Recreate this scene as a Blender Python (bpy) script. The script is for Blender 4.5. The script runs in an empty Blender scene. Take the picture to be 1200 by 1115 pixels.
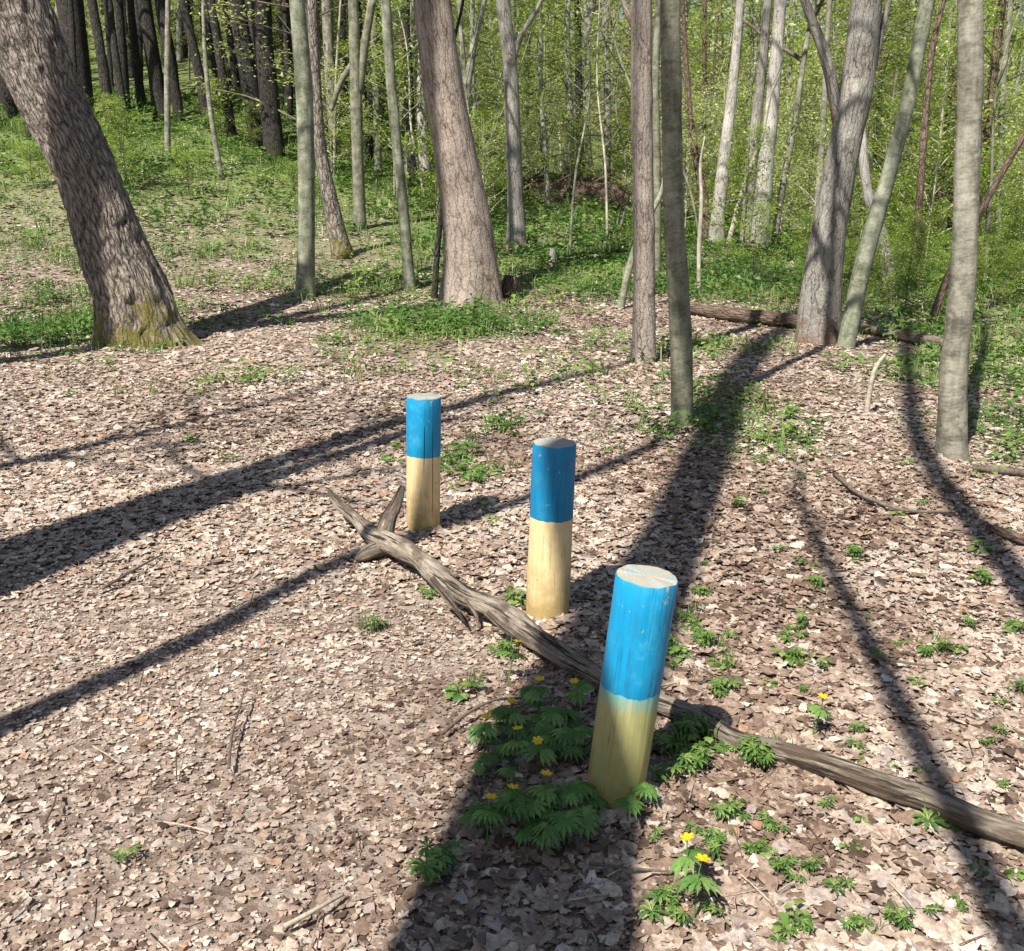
import bpy, math, random
import numpy as np
from mathutils import Vector

# ------------------------------------------------------------------ camera, sky, sun, exposure
SC = bpy.context.scene
COL = SC.collection
R = math.radians
F, CX, CY, YH, CAMH = 1150.0, 600.0, 557.5, 230.0, 1.5
PITCH = math.atan((CY - YH) / F)
cam_d = bpy.data.cameras.new('camera')
cam = bpy.data.objects.new('camera', cam_d)
COL.objects.link(cam)
cam.location = (0, 0, CAMH)
cam.rotation_euler = (R(90) - PITCH, 0, 0)
cam_d.sensor_fit = 'HORIZONTAL'
cam_d.sensor_width = 36
cam_d.lens = F / 1200 * 36
cam_d.clip_start = 0.02
cam_d.clip_end = 600
SC.camera = cam
SC.render.resolution_x, SC.render.resolution_y = 1024, 951

AZ, EL = R(33), R(52)                                    # shadows run towards AZ (from +Y to +X)
AZD = np.array([math.sin(AZ), math.cos(AZ)])
world = bpy.data.worlds.new("World")
SC.world = world
world.use_nodes = True
nt = world.node_tree
sky = nt.nodes.new('ShaderNodeTexSky')
sky.sky_type = 'NISHITA'
sky.sun_disc = False
sky.sun_elevation = EL
sky.sun_rotation = math.pi + AZ
nt.links.new(sky.outputs[0], nt.nodes['Background'].inputs[0])
nt.nodes['Background'].inputs[1].default_value = 0.06
sun_d = bpy.data.lights.new('sun', 'SUN')
sun_d.energy = 4.9
sun_d.angle = R(0.53)
sun_d.color = (1.0, 0.95, 0.87)
sun = bpy.data.objects.new('sun', sun_d)
COL.objects.link(sun)
to_sun = Vector((-math.sin(AZ) * math.cos(EL), -math.cos(AZ) * math.cos(EL), math.sin(EL)))
sun.rotation_euler = to_sun.to_track_quat('Z', 'Y').to_euler()
sun.location = (-20, -30, 40)
SC.view_settings.view_transform = 'Standard'
SC.view_settings.look = 'None'
SC.view_settings.gamma = 1
SC.view_settings.exposure = 0.9
SC.render.engine = 'CYCLES'
SC.cycles.max_bounces = 6
SC.cycles.diffuse_bounces = 3
SC.cycles.transmission_bounces = 4
SC.cycles.transparent_max_bounces = 4
SC.cycles.use_denoising = True

rng = np.random.default_rng(7)
random.seed(7)

# ------------------------------------------------------------------ helpers
def hash3(i, j, k, seed):
    n = (i * 374761393 + j * 668265263 + k * 2147483647 + seed * 974634777) & 0xFFFFFFFF
    n = ((n ^ (n >> 13)) * 1274126177) & 0xFFFFFFFF
    n = n ^ (n >> 16)
    return (n & 0xFFFFFF) / float(0xFFFFFF)

def vnoise(P, seed=0):
    """value noise, P (N,3) -> (N,) in -1..1"""
    P = np.asarray(P, float)
    I = np.floor(P).astype(np.int64)
    f = P - I
    f = f * f * (3 - 2 * f)
    out = 0
    for a in (0, 1):
        for b in (0, 1):
            for c in (0, 1):
                w = (f[:, 0] if a else 1 - f[:, 0]) * (f[:, 1] if b else 1 - f[:, 1]) * (f[:, 2] if c else 1 - f[:, 2])
                out = out + w * hash3(I[:, 0] + a, I[:, 1] + b, I[:, 2] + c, seed)
    return out * 2 - 1

def fbm(P, oct=4, seed=0):
    o, a = 0, 1.0
    P = np.asarray(P, float)
    for k in range(oct):
        o = o + a * vnoise(P * (2 ** k), seed + k)
        a *= .5
    return o

def sstep(a, b, x):
    t = np.clip((x - a) / (b - a), 0, 1)
    return t * t * (3 - 2 * t)

def terrain(x, y):
    x = np.asarray(x, float); y = np.asarray(y, float)
    rise = np.clip(1.9 - .2 * x, .15, 3.6)
    z = rise * np.clip((y - 12) / 18, 0, 5) ** 1.35
    z = np.where(y > 30, rise + rise * .075 * (y - 30), z)
    z = z + .17 * np.maximum(y - 38, 0) * sstep(38, 52, y)
    P = np.stack([x * .55, y * .55, 0 * x + 3.3], -1).reshape(-1, 3)
    z = z + (.022 * fbm(P, 3, 5)).reshape(x.shape)
    far = sstep(9, 16, y)
    P = np.stack([x * .22, y * .22, 0 * x + 9.1], -1).reshape(-1, 3)
    z = z + far * (.10 * fbm(P, 2, 9)).reshape(x.shape)
    return z

def tz(x, y):
    return float(terrain(np.array([x]), np.array([y]))[0])

def ray(px, py):
    a = (px - CX) / F; b = -(py - CY) / F
    return np.array([a, math.cos(PITCH) + b * math.sin(PITCH), -math.sin(PITCH) + b * math.cos(PITCH)])

CAMP = np.array([0, 0, CAMH])
def at(px, py, Y):
    d = ray(px, py)
    return CAMP + d * (Y / d[1])
def gnd(px, py):
    d = ray(px, py)
    t = np.linspace(.5, 120, 6000)
    P = CAMP + d * t[:, None]
    below = P[:, 2] < terrain(P[:, 0], P[:, 1])
    i = int(np.argmax(below)) if below.any() else len(t) - 1
    return P[i]
def depth(p):
    return p[1] * math.cos(PITCH) - (p[2] - CAMH) * math.sin(PITCH)
def ppm(p):
    return F / depth(p)

class MB:
    """collects geometry, links it as ONE mesh object"""
    def __init__(s):
        s.v, s.f, s.m, s.bk, s.rn, s.n = [], [], [], [], [], 0
    def add(s, v, faces, mat=0, bk=None, rn=0.5):
        v = np.asarray(v, float).reshape(-1, 3)
        s.v.append(v)
        for fa in (faces if isinstance(faces, list) else [faces]):
            fa = np.asarray(fa, np.int64)
            if fa.size:
                s.f.append(fa + s.n)
                s.m.append(np.full(len(fa), mat, np.int32))
        s.bk.append(v if bk is None else bk)
        s.rn.append(np.full(len(v), rn, float) if np.isscalar(rn) else np.asarray(rn, float))
        s.n += len(v)
    def mesh(s, name, mats, smooth=True):
        me = bpy.data.meshes.new(name)
        v = np.concatenate(s.v)
        tot = np.concatenate([np.full(len(f), f.shape[1], np.int32) for f in s.f])
        loops = np.concatenate([f.ravel() for f in s.f]).astype(np.int32)
        start = np.concatenate([[0], np.cumsum(tot)[:-1]]).astype(np.int32)
        me.vertices.add(len(v)); me.loops.add(len(loops)); me.polygons.add(len(tot))
        me.vertices.foreach_set('co', v.astype(np.float32).ravel())
        me.loops.foreach_set('vertex_index', loops)
        me.polygons.foreach_set('loop_start', start)
        me.polygons.foreach_set('loop_total', tot)
        me.polygons.foreach_set('material_index', np.concatenate(s.m))
        me.polygons.foreach_set('use_smooth', np.full(len(tot), smooth))
        a = me.attributes.new('bk', 'FLOAT_VECTOR', 'POINT')
        a.data.foreach_set('vector', np.concatenate(s.bk).astype(np.float32).ravel())
        a = me.attributes.new('rn', 'FLOAT', 'POINT')
        a.data.foreach_set('value', np.concatenate(s.rn).astype(np.float32))
        for m in (mats if isinstance(mats, (list, tuple)) else [mats]):
            me.materials.append(m)
        me.update(calc_edges=True)
        return me
    def obj(s, name, mats, parent=None, smooth=True, loc=None):
        o = bpy.data.objects.new(name, s.mesh(name, mats, smooth))
        COL.objects.link(o)
        if parent is not None: o.parent = parent
        if loc is not None: o.location = loc
        return o

def tag(o, label=None, cat=None, group=None, kind=None):
    if label: o['label'] = label
    if cat: o['category'] = cat
    if group: o['group'] = group
    if kind: o['kind'] = kind
    return o
def empty(name, loc, label, cat, group=None, rz=0):
    o = bpy.data.objects.new(name, None)
    COL.objects.link(o)
    o.empty_display_size = .1
    o.location = loc; o.rotation_euler = (0, 0, rz)
    return tag(o, label, cat, group)
def children(o):
    return [c for c in COL.objects if c.parent == o]
def copy_tree(o, kids, loc, rot, scale, label=None, group=None):
    c = o.copy(); COL.objects.link(c)
    c.location = loc; c.rotation_euler = rot; c.scale = (scale,) * 3 if np.isscalar(scale) else scale
    if label: c['label'] = label
    if group: c['group'] = group
    for ch, sub in kids:
        d = ch.copy(); COL.objects.link(d); d.parent = c
        for g in sub:
            e = g.copy(); COL.objects.link(e); e.parent = d
    return c
def kids_of(o):
    return [(c, children(c)) for c in children(o)]

def catmull(P, n):
    """smooth curve through unevenly spaced points, n samples evenly along it"""
    P = np.asarray(P, float)
    d = np.concatenate([[0], np.cumsum(np.linalg.norm(np.diff(P[:, :3], axis=0), axis=1))])
    if len(P) == 2:
        t = np.linspace(0, 1, n)[:, None]
        return P[0] * (1 - t) + P[1] * t
    h = np.diff(d)[:, None]; sl = np.diff(P, axis=0) / h
    m = np.vstack([sl[:1], (sl[:-1] * h[1:] + sl[1:] * h[:-1]) / (h[:-1] + h[1:]), sl[-1:]])
    s = np.linspace(0, d[-1], n)
    i = np.clip(np.searchsorted(d, s, side='right') - 1, 0, len(P) - 2)
    H = h[i]; t = ((s - d[i])[:, None]) / H
    return (2 * t ** 3 - 3 * t ** 2 + 1) * P[i] + (t ** 3 - 2 * t ** 2 + t) * H * m[i] + (3 * t ** 2 - 2 * t ** 3) * P[i + 1] + (t ** 3 - t ** 2) * H * m[i + 1]

def tube(mb, pts, rad, sides=10, rings=20, mat=0, disp=None, flare=0, flare_h=.25, lobes=5, seed=0, cap=True, rn=.5, wob=0.0, roots=()):
    """tapered tube through pts; disp(theta, v, ring pos) gives a relative radius change"""
    PR = catmull(np.hstack([np.asarray(pts, float), np.asarray(rad, float)[:, None]]), rings)
    C, r = PR[:, :3], np.maximum(PR[:, 3], .0008)
    T = np.gradient(C, axis=0)
    T /= np.linalg.norm(T, axis=1)[:, None] + 1e-12
    u = np.cross(T[0], [0.31, 1, .12]); u /= np.linalg.norm(u)
    U = []
    for t in T:
        u = u - t * np.dot(u, t); u /= np.linalg.norm(u); U.append(u)
    U = np.array(U); V = np.cross(T, U)
    v = np.concatenate([[0], np.cumsum(np.linalg.norm(np.diff(C, axis=0), axis=1))])
    th = np.linspace(0, 2 * np.pi, sides, endpoint=False)
    TH, VV = np.meshgrid(th, v)
    RR = np.repeat(r[:, None], sides, 1)
    bk = np.stack([np.cos(TH) * np.median(r), np.sin(TH) * np.median(r), VV], -1).reshape(-1, 3)
    k = np.ones_like(RR)
    if disp is not None:
        k = k + disp(bk).reshape(RR.shape)
    if wob:
        k = k + wob * fbm(bk * (1.2 / max(np.median(r), .01)) * .5 + seed * 7.7, 2, seed).reshape(RR.shape)
    if flare:
        lob = .55 + .45 * np.cos(lobes * TH + seed * 1.7) + .3 * np.cos((lobes - 2) * TH + seed * .7)
        k = k + flare * np.exp(-VV / flare_h) * lob
    RR = RR * k
    for a, amt, hh, sharp in roots:                        # single roots: direction, size, height, narrowness
        RR = RR * (1 + amt * np.exp(-VV / hh) * np.maximum(0, np.cos(TH - a)) ** sharp)
    P = C[:, None] + RR[..., None] * (np.cos(TH)[..., None] * U[:, None] + np.sin(TH)[..., None] * V[:, None])
    i = np.arange(rings - 1)[:, None] * sides; j = np.arange(sides)[None]; jn = (j + 1) % sides
    q = np.stack([i + j, i + jn, i + jn + sides, i + j + sides], -1).reshape(-1, 4)
    P = P.reshape(-1, 3)
    faces = [q]
    if cap:
        P = np.vstack([P, C[0], C[-1]]); bk = np.vstack([bk, bk[0] * 0, [0, 0, v[-1]]])
        n = rings * sides; jj = np.arange(sides)
        faces.append(np.stack([(jj + 1) % sides, jj, np.full(sides, n)], -1))
        faces.append(np.stack([(rings - 1) * sides + jj, (rings - 1) * sides + (jj + 1) % sides, np.full(sides, n + 1)], -1))
    mb.add(P, faces, mat, bk, rn)
    return C, r, T

def rotmats(yaw, tilt_dir, tilt, roll=None):
    n = len(yaw)
    cz, sz = np.cos(yaw), np.sin(yaw)
    Z = np.zeros((n, 3, 3)); Z[:, 0, 0] = cz; Z[:, 0, 1] = -sz; Z[:, 1, 0] = sz; Z[:, 1, 1] = cz; Z[:, 2, 2] = 1
    ax = np.stack([np.cos(tilt_dir), np.sin(tilt_dir), 0 * tilt], -1)
    c, s = np.cos(tilt), np.sin(tilt)
    K = np.zeros((n, 3, 3))
    K[:, 0, 1] = -ax[:, 2]; K[:, 0, 2] = ax[:, 1]; K[:, 1, 0] = ax[:, 2]; K[:, 1, 2] = -ax[:, 0]; K[:, 2, 0] = -ax[:, 1]; K[:, 2, 1] = ax[:, 0]
    M = np.eye(3)[None] + s[:, None, None] * K + (1 - c)[:, None, None] * (K @ K)
    return M @ Z

def scatter(mb, tv, tf, pos, M, scale, mat=0, rn=None):
    n, k = len(pos), len(tv)
    if n == 0: return
    V = np.einsum('nij,kj->nki', M, tv) * np.asarray(scale).reshape(-1, 1, 1) + pos[:, None]
    off = (np.arange(n) * k)[:, None, None]
    fs = [(f[None] + off).reshape(-1, f.shape[1]) for f in tf]
    rn = np.repeat(rng.random(n) if rn is None else rn, k)
    mb.add(V.reshape(-1, 3), fs, mat, None, rn)

# ------------------------------------------------------------------ materials
def new_mat(name):
    m = bpy.data.materials.new(name); m.use_nodes = True
    t = m.node_tree; t.nodes.clear()
    out = t.nodes.new('ShaderNodeOutputMaterial')
    return m, t, out
def N(t, typ, **kw):
    n = t.nodes.new(typ)
    for k, v in kw.items():
        if k.startswith('i_'):
            key = k[2:].replace('_', ' ')
            n.inputs[key].default_value = v
        else: setattr(n, k, v)
    return n
def L(t, a, b): t.links.new(a, b)
def ramp(t, fac, stops, interp='LINEAR'):
    n = t.nodes.new('ShaderNodeValToRGB'); cr = n.color_ramp; cr.interpolation = interp
    while len(cr.elements) < len(stops): cr.elements.new(.5)
    for e, (p, c) in zip(cr.elements, stops):
        e.position = p; e.color = tuple(c) + (1,) if len(c) == 3 else c
    L(t, fac, n.inputs[0]); return n.outputs[0]
def mix(t, fac, a, b, blend='MIX'):
    n = t.nodes.new('ShaderNodeMix'); n.data_type = 'RGBA'; n.blend_type = blend
    for s, x in ((n.inputs[0], fac), (n.inputs[6], a), (n.inputs[7], b)):
        if isinstance(x, (int, float)): s.default_value = x
        elif isinstance(x, tuple): s.default_value = x + (1,) if len(x) == 3 else x
        else: L(t, x, s)
    return n.outputs[2]
def math_(t, op, a, b=0.0, clamp=False):
    n = t.nodes.new('ShaderNodeMath'); n.operation = op; n.use_clamp = clamp
    for s, x in zip(n.inputs, (a, b)):
        if isinstance(x, (int, float)): s.default_value = x
        else: L(t, x, s)
    return n.outputs[0]
def attr(t, name, out='Vector'):
    n = t.nodes.new('ShaderNodeAttribute'); n.attribute_name = name; return n.outputs[out]
def mapping(t, vec, sc, loc=(0, 0, 0)):
    n = t.nodes.new('ShaderNodeMapping'); n.inputs['Scale'].default_value = sc; n.inputs['Location'].default_value = loc
    L(t, vec, n.inputs[0]); return n.outputs[0]
def noise(t, vec, scale, detail=4, rough=.55, dist=0):
    n = N(t, 'ShaderNodeTexNoise'); n.inputs['Scale'].default_value = scale; n.inputs['Detail'].default_value = detail
    n.inputs['Roughness'].default_value = rough; n.inputs['Distortion'].default_value = dist
    L(t, vec, n.inputs['Vector']); return n.outputs[0]
def voro(t, vec, scale, feature='F1', out='Distance'):
    n = N(t, 'ShaderNodeTexVoronoi'); n.feature = feature; n.inputs['Scale'].default_value = scale
    L(t, vec, n.inputs['Vector']); return n.outputs[out]
def princ(t, out, col, rough=.8, bump=None, bstr=.5, bdist=.01, spec=.3):
    p = t.nodes.new('ShaderNodeBsdfPrincipled')
    if isinstance(col, tuple): p.inputs['Base Color'].default_value = col + (1,)
    else: L(t, col, p.inputs['Base Color'])
    if isinstance(rough, (int, float)): p.inputs['Roughness'].default_value = rough
    else: L(t, rough, p.inputs['Roughness'])
    p.inputs['Specular IOR Level'].default_value = spec
    if bump is not None:
        b = t.nodes.new('ShaderNodeBump'); b.inputs['Strength'].default_value = bstr; b.inputs['Distance'].default_value = bdist
        L(t, bump, b.inputs['Height']); L(t, b.outputs[0], p.inputs['Normal'])
    L(t, p.outputs[0], out.inputs[0]); return p

def warp(t, vec, scale, amt):
    n = N(t, 'ShaderNodeTexNoise'); n.inputs['Scale'].default_value = scale; n.inputs['Detail'].default_value = 3
    L(t, vec, n.inputs['Vector'])
    a = t.nodes.new('ShaderNodeVectorMath'); a.operation = 'MULTIPLY_ADD'
    L(t, n.outputs[1], a.inputs[0]); a.inputs[1].default_value = (amt, amt, amt); L(t, vec, a.inputs[2])
    return a.outputs[0]
def bark(name, style, cols, moss=None, moss_h=.5, fine=1.0):
    """cols = crack, mid, light"""
    m, t, out = new_mat(name)
    bk = attr(t, 'bk')
    if style == 'ridged':
        wq = warp(t, bk, 7, .05)
        v1 = voro(t, mapping(t, wq, (1, 1, .17)), 30 * fine, 'DISTANCE_TO_EDGE')
        n1 = noise(t, mapping(t, bk, (1, 1, .25)), 40 * fine, 5, .65, .6)
        n2 = noise(t, mapping(t, bk, (1, 1, .4)), 90 * fine, 4)
        h = math_(t, 'ADD', math_(t, 'MULTIPLY', math_(t, 'MINIMUM', v1, .22), 1.0), math_(t, 'ADD', math_(t, 'MULTIPLY', n1, .55), math_(t, 'MULTIPLY', n2, .3)))
        c = ramp(t, h, [(.36, cols[0]), (.52, cols[1]), (.74, cols[2])])
        bs, bd = 1.0, .05
    elif style == 'wood':
        n1 = noise(t, mapping(t, bk, (1, 1, .12)), 110 * fine, 6, .7, .6)
        n2 = noise(t, mapping(t, bk, (1, 1, .35)), 8, 4, .6)
        n3 = noise(t, mapping(t, bk, (1, 1, .1)), 260 * fine, 3)
        fis = noise(t, mapping(t, bk, (1, 1, .045), (2, 7, 1)), 75 * fine, 4, .6)
        h = math_(t, 'ADD', math_(t, 'MULTIPLY', n1, .55), math_(t, 'ADD', math_(t, 'MULTIPLY', n2, .4), math_(t, 'MULTIPLY', n3, .15)))
        c = ramp(t, h, [(.42, cols[0]), (.52, cols[1]), (.66, cols[2])])
        fm = ramp(t, fis, [(.56, (0, 0, 0)), (.60, (1, 1, 1))])
        c = mix(t, fm, c, (.035, .026, .02))
        bkm = noise(t, mapping(t, bk, (1, 1, .5), (9, 3, 4)), 6.5, 4, .6)
        c = mix(t, ramp(t, bkm, [(.50, (0, 0, 0)), (.56, (.85, .85, .85))]), c, (.10, .072, .052))
        h = math_(t, 'SUBTRACT', h, math_(t, 'MULTIPLY', fm, .35))
        bs, bd = .9, .02
    elif style == 'scaly':
        v1 = voro(t, mapping(t, warp(t, bk, 18, .05), (1, 1, .36)), 44 * fine, 'DISTANCE_TO_EDGE')
        n1 = noise(t, mapping(t, bk, (1, 1, .35)), 55 * fine, 6, .7, .5)
        n4 = noise(t, mapping(t, bk, (1, 1, .5)), 7, 3)
        v2 = voro(t, mapping(t, warp(t, bk, 6, .07), (1, 1, .10)), 17 * fine, 'DISTANCE_TO_EDGE')
        h = math_(t, 'ADD', math_(t, 'MULTIPLY', math_(t, 'MINIMUM', v1, .14), .6), math_(t, 'ADD', math_(t, 'MULTIPLY', n1, .55), math_(t, 'MULTIPLY', n4, .45)))
        h = math_(t, 'ADD', h, math_(t, 'MULTIPLY', math_(t, 'SUBTRACT', math_(t, 'MINIMUM', v2, .10), .06), 1.6))
        c = ramp(t, h, [(.36, cols[0]), (.54, cols[1]), (.74, cols[2])])
        bs, bd = .9, .03
    else:
        n1 = noise(t, mapping(t, bk, (1, 1, .10)), 26 * fine, 4, .6, .3)
        n2 = noise(t, mapping(t, bk, (1, 1, .7)), 8, 5, .7)
        n3 = noise(t, mapping(t, bk, (.6, .6, 1.3)), 60 * fine, 4, .7)
        h = math_(t, 'ADD', math_(t, 'MULTIPLY', n1, .28), math_(t, 'ADD', math_(t, 'MULTIPLY', n2, .6), math_(t, 'MULTIPLY', n3, .3)))
        c = ramp(t, h, [(.48, cols[0]), (.58, cols[1]), (.69, cols[2])])
        spots = noise(t, mapping(t, bk, (.7, .7, 1.5)), 14 * fine, 3, .6)
        c = mix(t, ramp(t, spots, [(.58, (0, 0, 0)), (.68, (.6, .6, .6))]), c, tuple(x * .42 for x in cols[1]))
        lich = noise(t, mapping(t, bk, (1, 1, .9), (4, 1, 3)), 9, 5, .7)
        c = mix(t, ramp(t, lich, [(.56, (0, 0, 0)), (.64, (.5, .5, .5))]), c, tuple(min(1, x * 1.3) for x in cols[2]))
        bs, bd = .5, .008
    if moss:
        sep = t.nodes.new('ShaderNodeSeparateXYZ'); L(t, bk, sep.inputs[0])
        fall = math_(t, 'SUBTRACT', 1.0, math_(t, 'DIVIDE', sep.outputs[2], moss_h))
        mn = noise(t, bk, 9, 5, .65)
        k = math_(t, 'ADD', math_(t, 'MULTIPLY', fall, .42), math_(t, 'SUBTRACT', mn, .5))
        c = mix(t, ramp(t, k, [(.12, (0, 0, 0)), (.34, (.85, .85, .85))]), c, moss)
    big = noise(t, bk, 1.3, 3)
    c = mix(t, 1.0, c, ramp(t, big, [(.3, (.72, .72, .72)), (.7, (1.15, 1.15, 1.12))]), 'MULTIPLY')
    princ(t, out, c, .9, h, bs, bd, .2)
    return m

def leaf_mat(name, stops, transl=.4, rough=.6, gloss=.06, var=.2):
    m, t, out = new_mat(name)
    c = ramp(t, attr(t, 'rn', 'Fac'), stops)
    geo = t.nodes.new('ShaderNodeNewGeometry')
    n = noise(t, geo.outputs['Position'], 70, 5, .65)
    c = mix(t, 1.0, c, ramp(t, n, [(.28, (1 - var,) * 3), (.72, (1 + var,) * 3)]), 'MULTIPLY')
    d = N(t, 'ShaderNodeBsdfDiffuse'); L(t, c, d.inputs[0])
    tr = N(t, 'ShaderNodeBsdfTranslucent'); L(t, c, tr.inputs[0])
    a = N(t, 'ShaderNodeMixShader'); a.inputs[0].default_value = transl
    L(t, d.outputs[0], a.inputs[1]); L(t, tr.outputs[0], a.inputs[2])
    g = N(t, 'ShaderNodeBsdfGlossy'); g.inputs['Roughness'].default_value = rough
    b = N(t, 'ShaderNodeMixShader'); b.inputs[0].default_value = gloss
    L(t, a.outputs[0], b.inputs[1]); L(t, g.outputs[0], b.inputs[2])
    L(t, b.outputs[0], out.inputs[0])
    return m

M = {}
M['ridged'] = bark('bark_ridged', 'ridged', ((.035, .029, .025), (.19, .16, .137), (.41, .355, .31)), (.17, .15, .03), .9)
M['scaly'] = bark('bark_scaly', 'scaly', ((.08, .058, .046), (.27, .215, .178), (.44, .37, .32)), (.26, .19, .06), .18)
M['scaly_grey'] = bark('bark_scaly_grey', 'scaly', ((.055, .048, .04), (.22, .205, .18), (.38, .36, .32)), (.20, .11, .07), .5, 1.2)
M['scaly_slim'] = bark('bark_scaly_slim', 'scaly', ((.09, .07, .058), (.30, .25, .21), (.47, .41, .36)), (.27, .16, .12), .3, 1.5)
M['smooth'] = bark('bark_smooth', 'smooth', ((.10, .105, .075), (.21, .22, .155), (.33, .335, .26)), (.16, .17, .05), .3)
M['smooth_dark'] = bark('bark_smooth_dark', 'smooth', ((.09, .09, .062), (.18, .178, .125), (.28, .272, .205)), (.10, .11, .03), .3)
M['smooth_pale'] = bark('bark_smooth_pale', 'smooth', ((.10, .094, .07), (.215, .205, .16), (.35, .335, .275)), (.22, .2, .1), .2)
M['pale'] = bark('bark_pale', 'scaly', ((.11, .095, .085), (.40, .37, .33), (.56, .53, .49)), None, .3, 1.2)
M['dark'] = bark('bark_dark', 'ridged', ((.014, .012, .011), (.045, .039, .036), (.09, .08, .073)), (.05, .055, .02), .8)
M['brown'] = bark('bark_brown', 'ridged', ((.045, .03, .022), (.15, .105, .08), (.26, .19, .15)), None)
M['deadwood'] = bark('dead_wood', 'wood', ((.05, .038, .03), (.20, .165, .13), (.40, .345, .285)), None)
M['twig'] = bark('twig_bark', 'smooth', ((.06, .045, .035), (.14, .11, .09), (.24, .2, .17)))
M['stick_pale'] = bark('stick_pale', 'smooth', ((.25, .22, .17), (.42, .38, .3), (.55, .5, .42)))
M['litter'] = leaf_mat('dry_leaves', [(0, (.055, .038, .027)), (.10, (.13, .085, .06)), (.22, (.24, .165, .12)), (.36, (.34, .255, .195)), (.5, (.43, .345, .27)), (.60, (.34, .28, .25)), (.70, (.49, .40, .31)), (.82, (.56, .48, .395)), (.90, (.34, .19, .11)), (.94, (.5, .41, .32)), (1, (.70, .65, .57))], .12, .45, .06, .5)
M['green'] = leaf_mat('herb_leaf', [(0, (.05, .11, .022)), (.4, (.09, .19, .035)), (.75, (.15, .26, .05)), (1, (.25, .33, .09))], .35, .45, .04)
M['grass'] = leaf_mat('grass_blade', [(0, (.07, .14, .03)), (.6, (.15, .24, .05)), (.85, (.26, .32, .11)), (1, (.42, .39, .2))], .3, .45, .04)
M['spring'] = leaf_mat('spring_leaf', [(0, (.14, .23, .03)), (.5, (.26, .37, .05)), (.8, (.38, .47, .09)), (1, (.50, .54, .18))], .5, .45, .04)
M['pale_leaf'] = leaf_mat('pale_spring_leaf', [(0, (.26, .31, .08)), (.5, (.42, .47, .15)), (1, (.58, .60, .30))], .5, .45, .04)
M['anemone'] = leaf_mat('anemone_leaf', [(0, (.06, .14, .035)), (.6, (.11, .23, .05)), (1, (.18, .31, .075))], .3, .5, .03)
M['petal'] = leaf_mat('yellow_petal', [(0, (.75, .48, .01)), (1, (.85, .60, .015))], .25, .4, .05)

def ground_mat():
    m, t, out = new_mat('forest_floor')
    geo = t.nodes.new('ShaderNodeNewGeometry'); P = geo.outputs['Position']
    wv = noise(t, P, 6, 3)
    addv = t.nodes.new('ShaderNodeVectorMath'); addv.operation = 'MULTIPLY_ADD'
    L(t, wv, addv.inputs[0]); addv.inputs[1].default_value = (.08, .08, .08); L(t, P, addv.inputs[2])
    v = N(t, 'ShaderNodeTexVoronoi'); v.inputs['Scale'].default_value = 21; L(t, addv.outputs[0], v.inputs['Vector'])
    sep = t.nodes.new('ShaderNodeSeparateColor'); L(t, v.outputs['Color'], sep.inputs[0])
    cell = ramp(t, sep.outputs[0], [(0, (.09, .06, .045)), (.25, (.2, .14, .105)), (.5, (.33, .25, .2)), (.75, (.4, .32, .26)), (1, (.5, .42, .35))])
    fine = noise(t, P, 60, 5, .7)
    soil = ramp(t, fine, [(.3, (.06, .043, .033)), (.5, (.16, .12, .095)), (.7, (.34, .28, .235))])
    c = mix(t, .55, soil, cell)
    g = attr(t, 'rn', 'Fac')
    gn = noise(t, P, 9, 5, .7)
    gcol = ramp(t, fine, [(.3, (.05, .08, .022)), (.5, (.12, .17, .045)), (.62, (.22, .24, .10)), (.75, (.34, .31, .2))])
    k = math_(t, 'ADD', g, math_(t, 'MULTIPLY', math_(t, 'SUBTRACT', gn, .5), 1.6), True)
    c = mix(t, ramp(t, k, [(.35, (0, 0, 0)), (.65, (.9, .9, .9))]), c, gcol)
    h = math_(t, 'ADD', v.outputs['Distance'], math_(t, 'MULTIPLY', fine, .8))
    princ(t, out, c, .95, h, .8, .02, .15)
    return m
M['ground'] = ground_mat()

# ------------------------------------------------------------------ ground
SPOTS = [(540, 545, .28, .8), (290, 445, .3, .6), (595, 500, .22, .6), (510, 385, 1.3, .9), (440, 400, 1.2, .6), (900, 520, .6, .75), (870, 500, .5, .6), (920, 545, .5, .6),
         (850, 470, .9, .6), (750, 470, .6, .35), (1180, 510, .7, .95), (1150, 440, 1.2, .9), (1050, 440, .8, .6), (60, 390, 1.2, .9), (100, 340, 1.6, .45), (250, 330, 2, .45),
         (400, 320, 2.4, .55), (700, 300, 3, .9), (640, 310, 2.5, .9), (900, 330, 3, .95), (1100, 340, 3, .9), (470, 330, 2, .8), (760, 330, 1.5, .7), (700, 400, .9, .3),
         (640, 430, .8, .25), (1000, 460, .8, .45), (560, 450, .5, .2), (810, 410, .8, .5), (320, 385, .9, .4)]
SP = [(gnd(a, b), r, s) for a, b, r, s in SPOTS]
def green_amount(x, y):
    """how much the herb layer covers the litter"""
    x = np.asarray(x, float); y = np.asarray(y, float)
    g = (.9 - .38 * sstep(-1, -3, x) * sstep(25, 20, y)) * sstep(13.5, 19, y)
    for p, r, s in SP:
        d2 = ((x - p[0]) / r) ** 2 + ((y - p[1]) / (r * 1.2)) ** 2
        g = np.maximum(g, s * np.exp(-d2))
    g = np.maximum(g, .55 * sstep(1.5, 4, x - .1 * y) * sstep(4.5, 8, y))
    g = np.maximum(g, .15 * sstep(6, 9, y))
    return g

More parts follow.
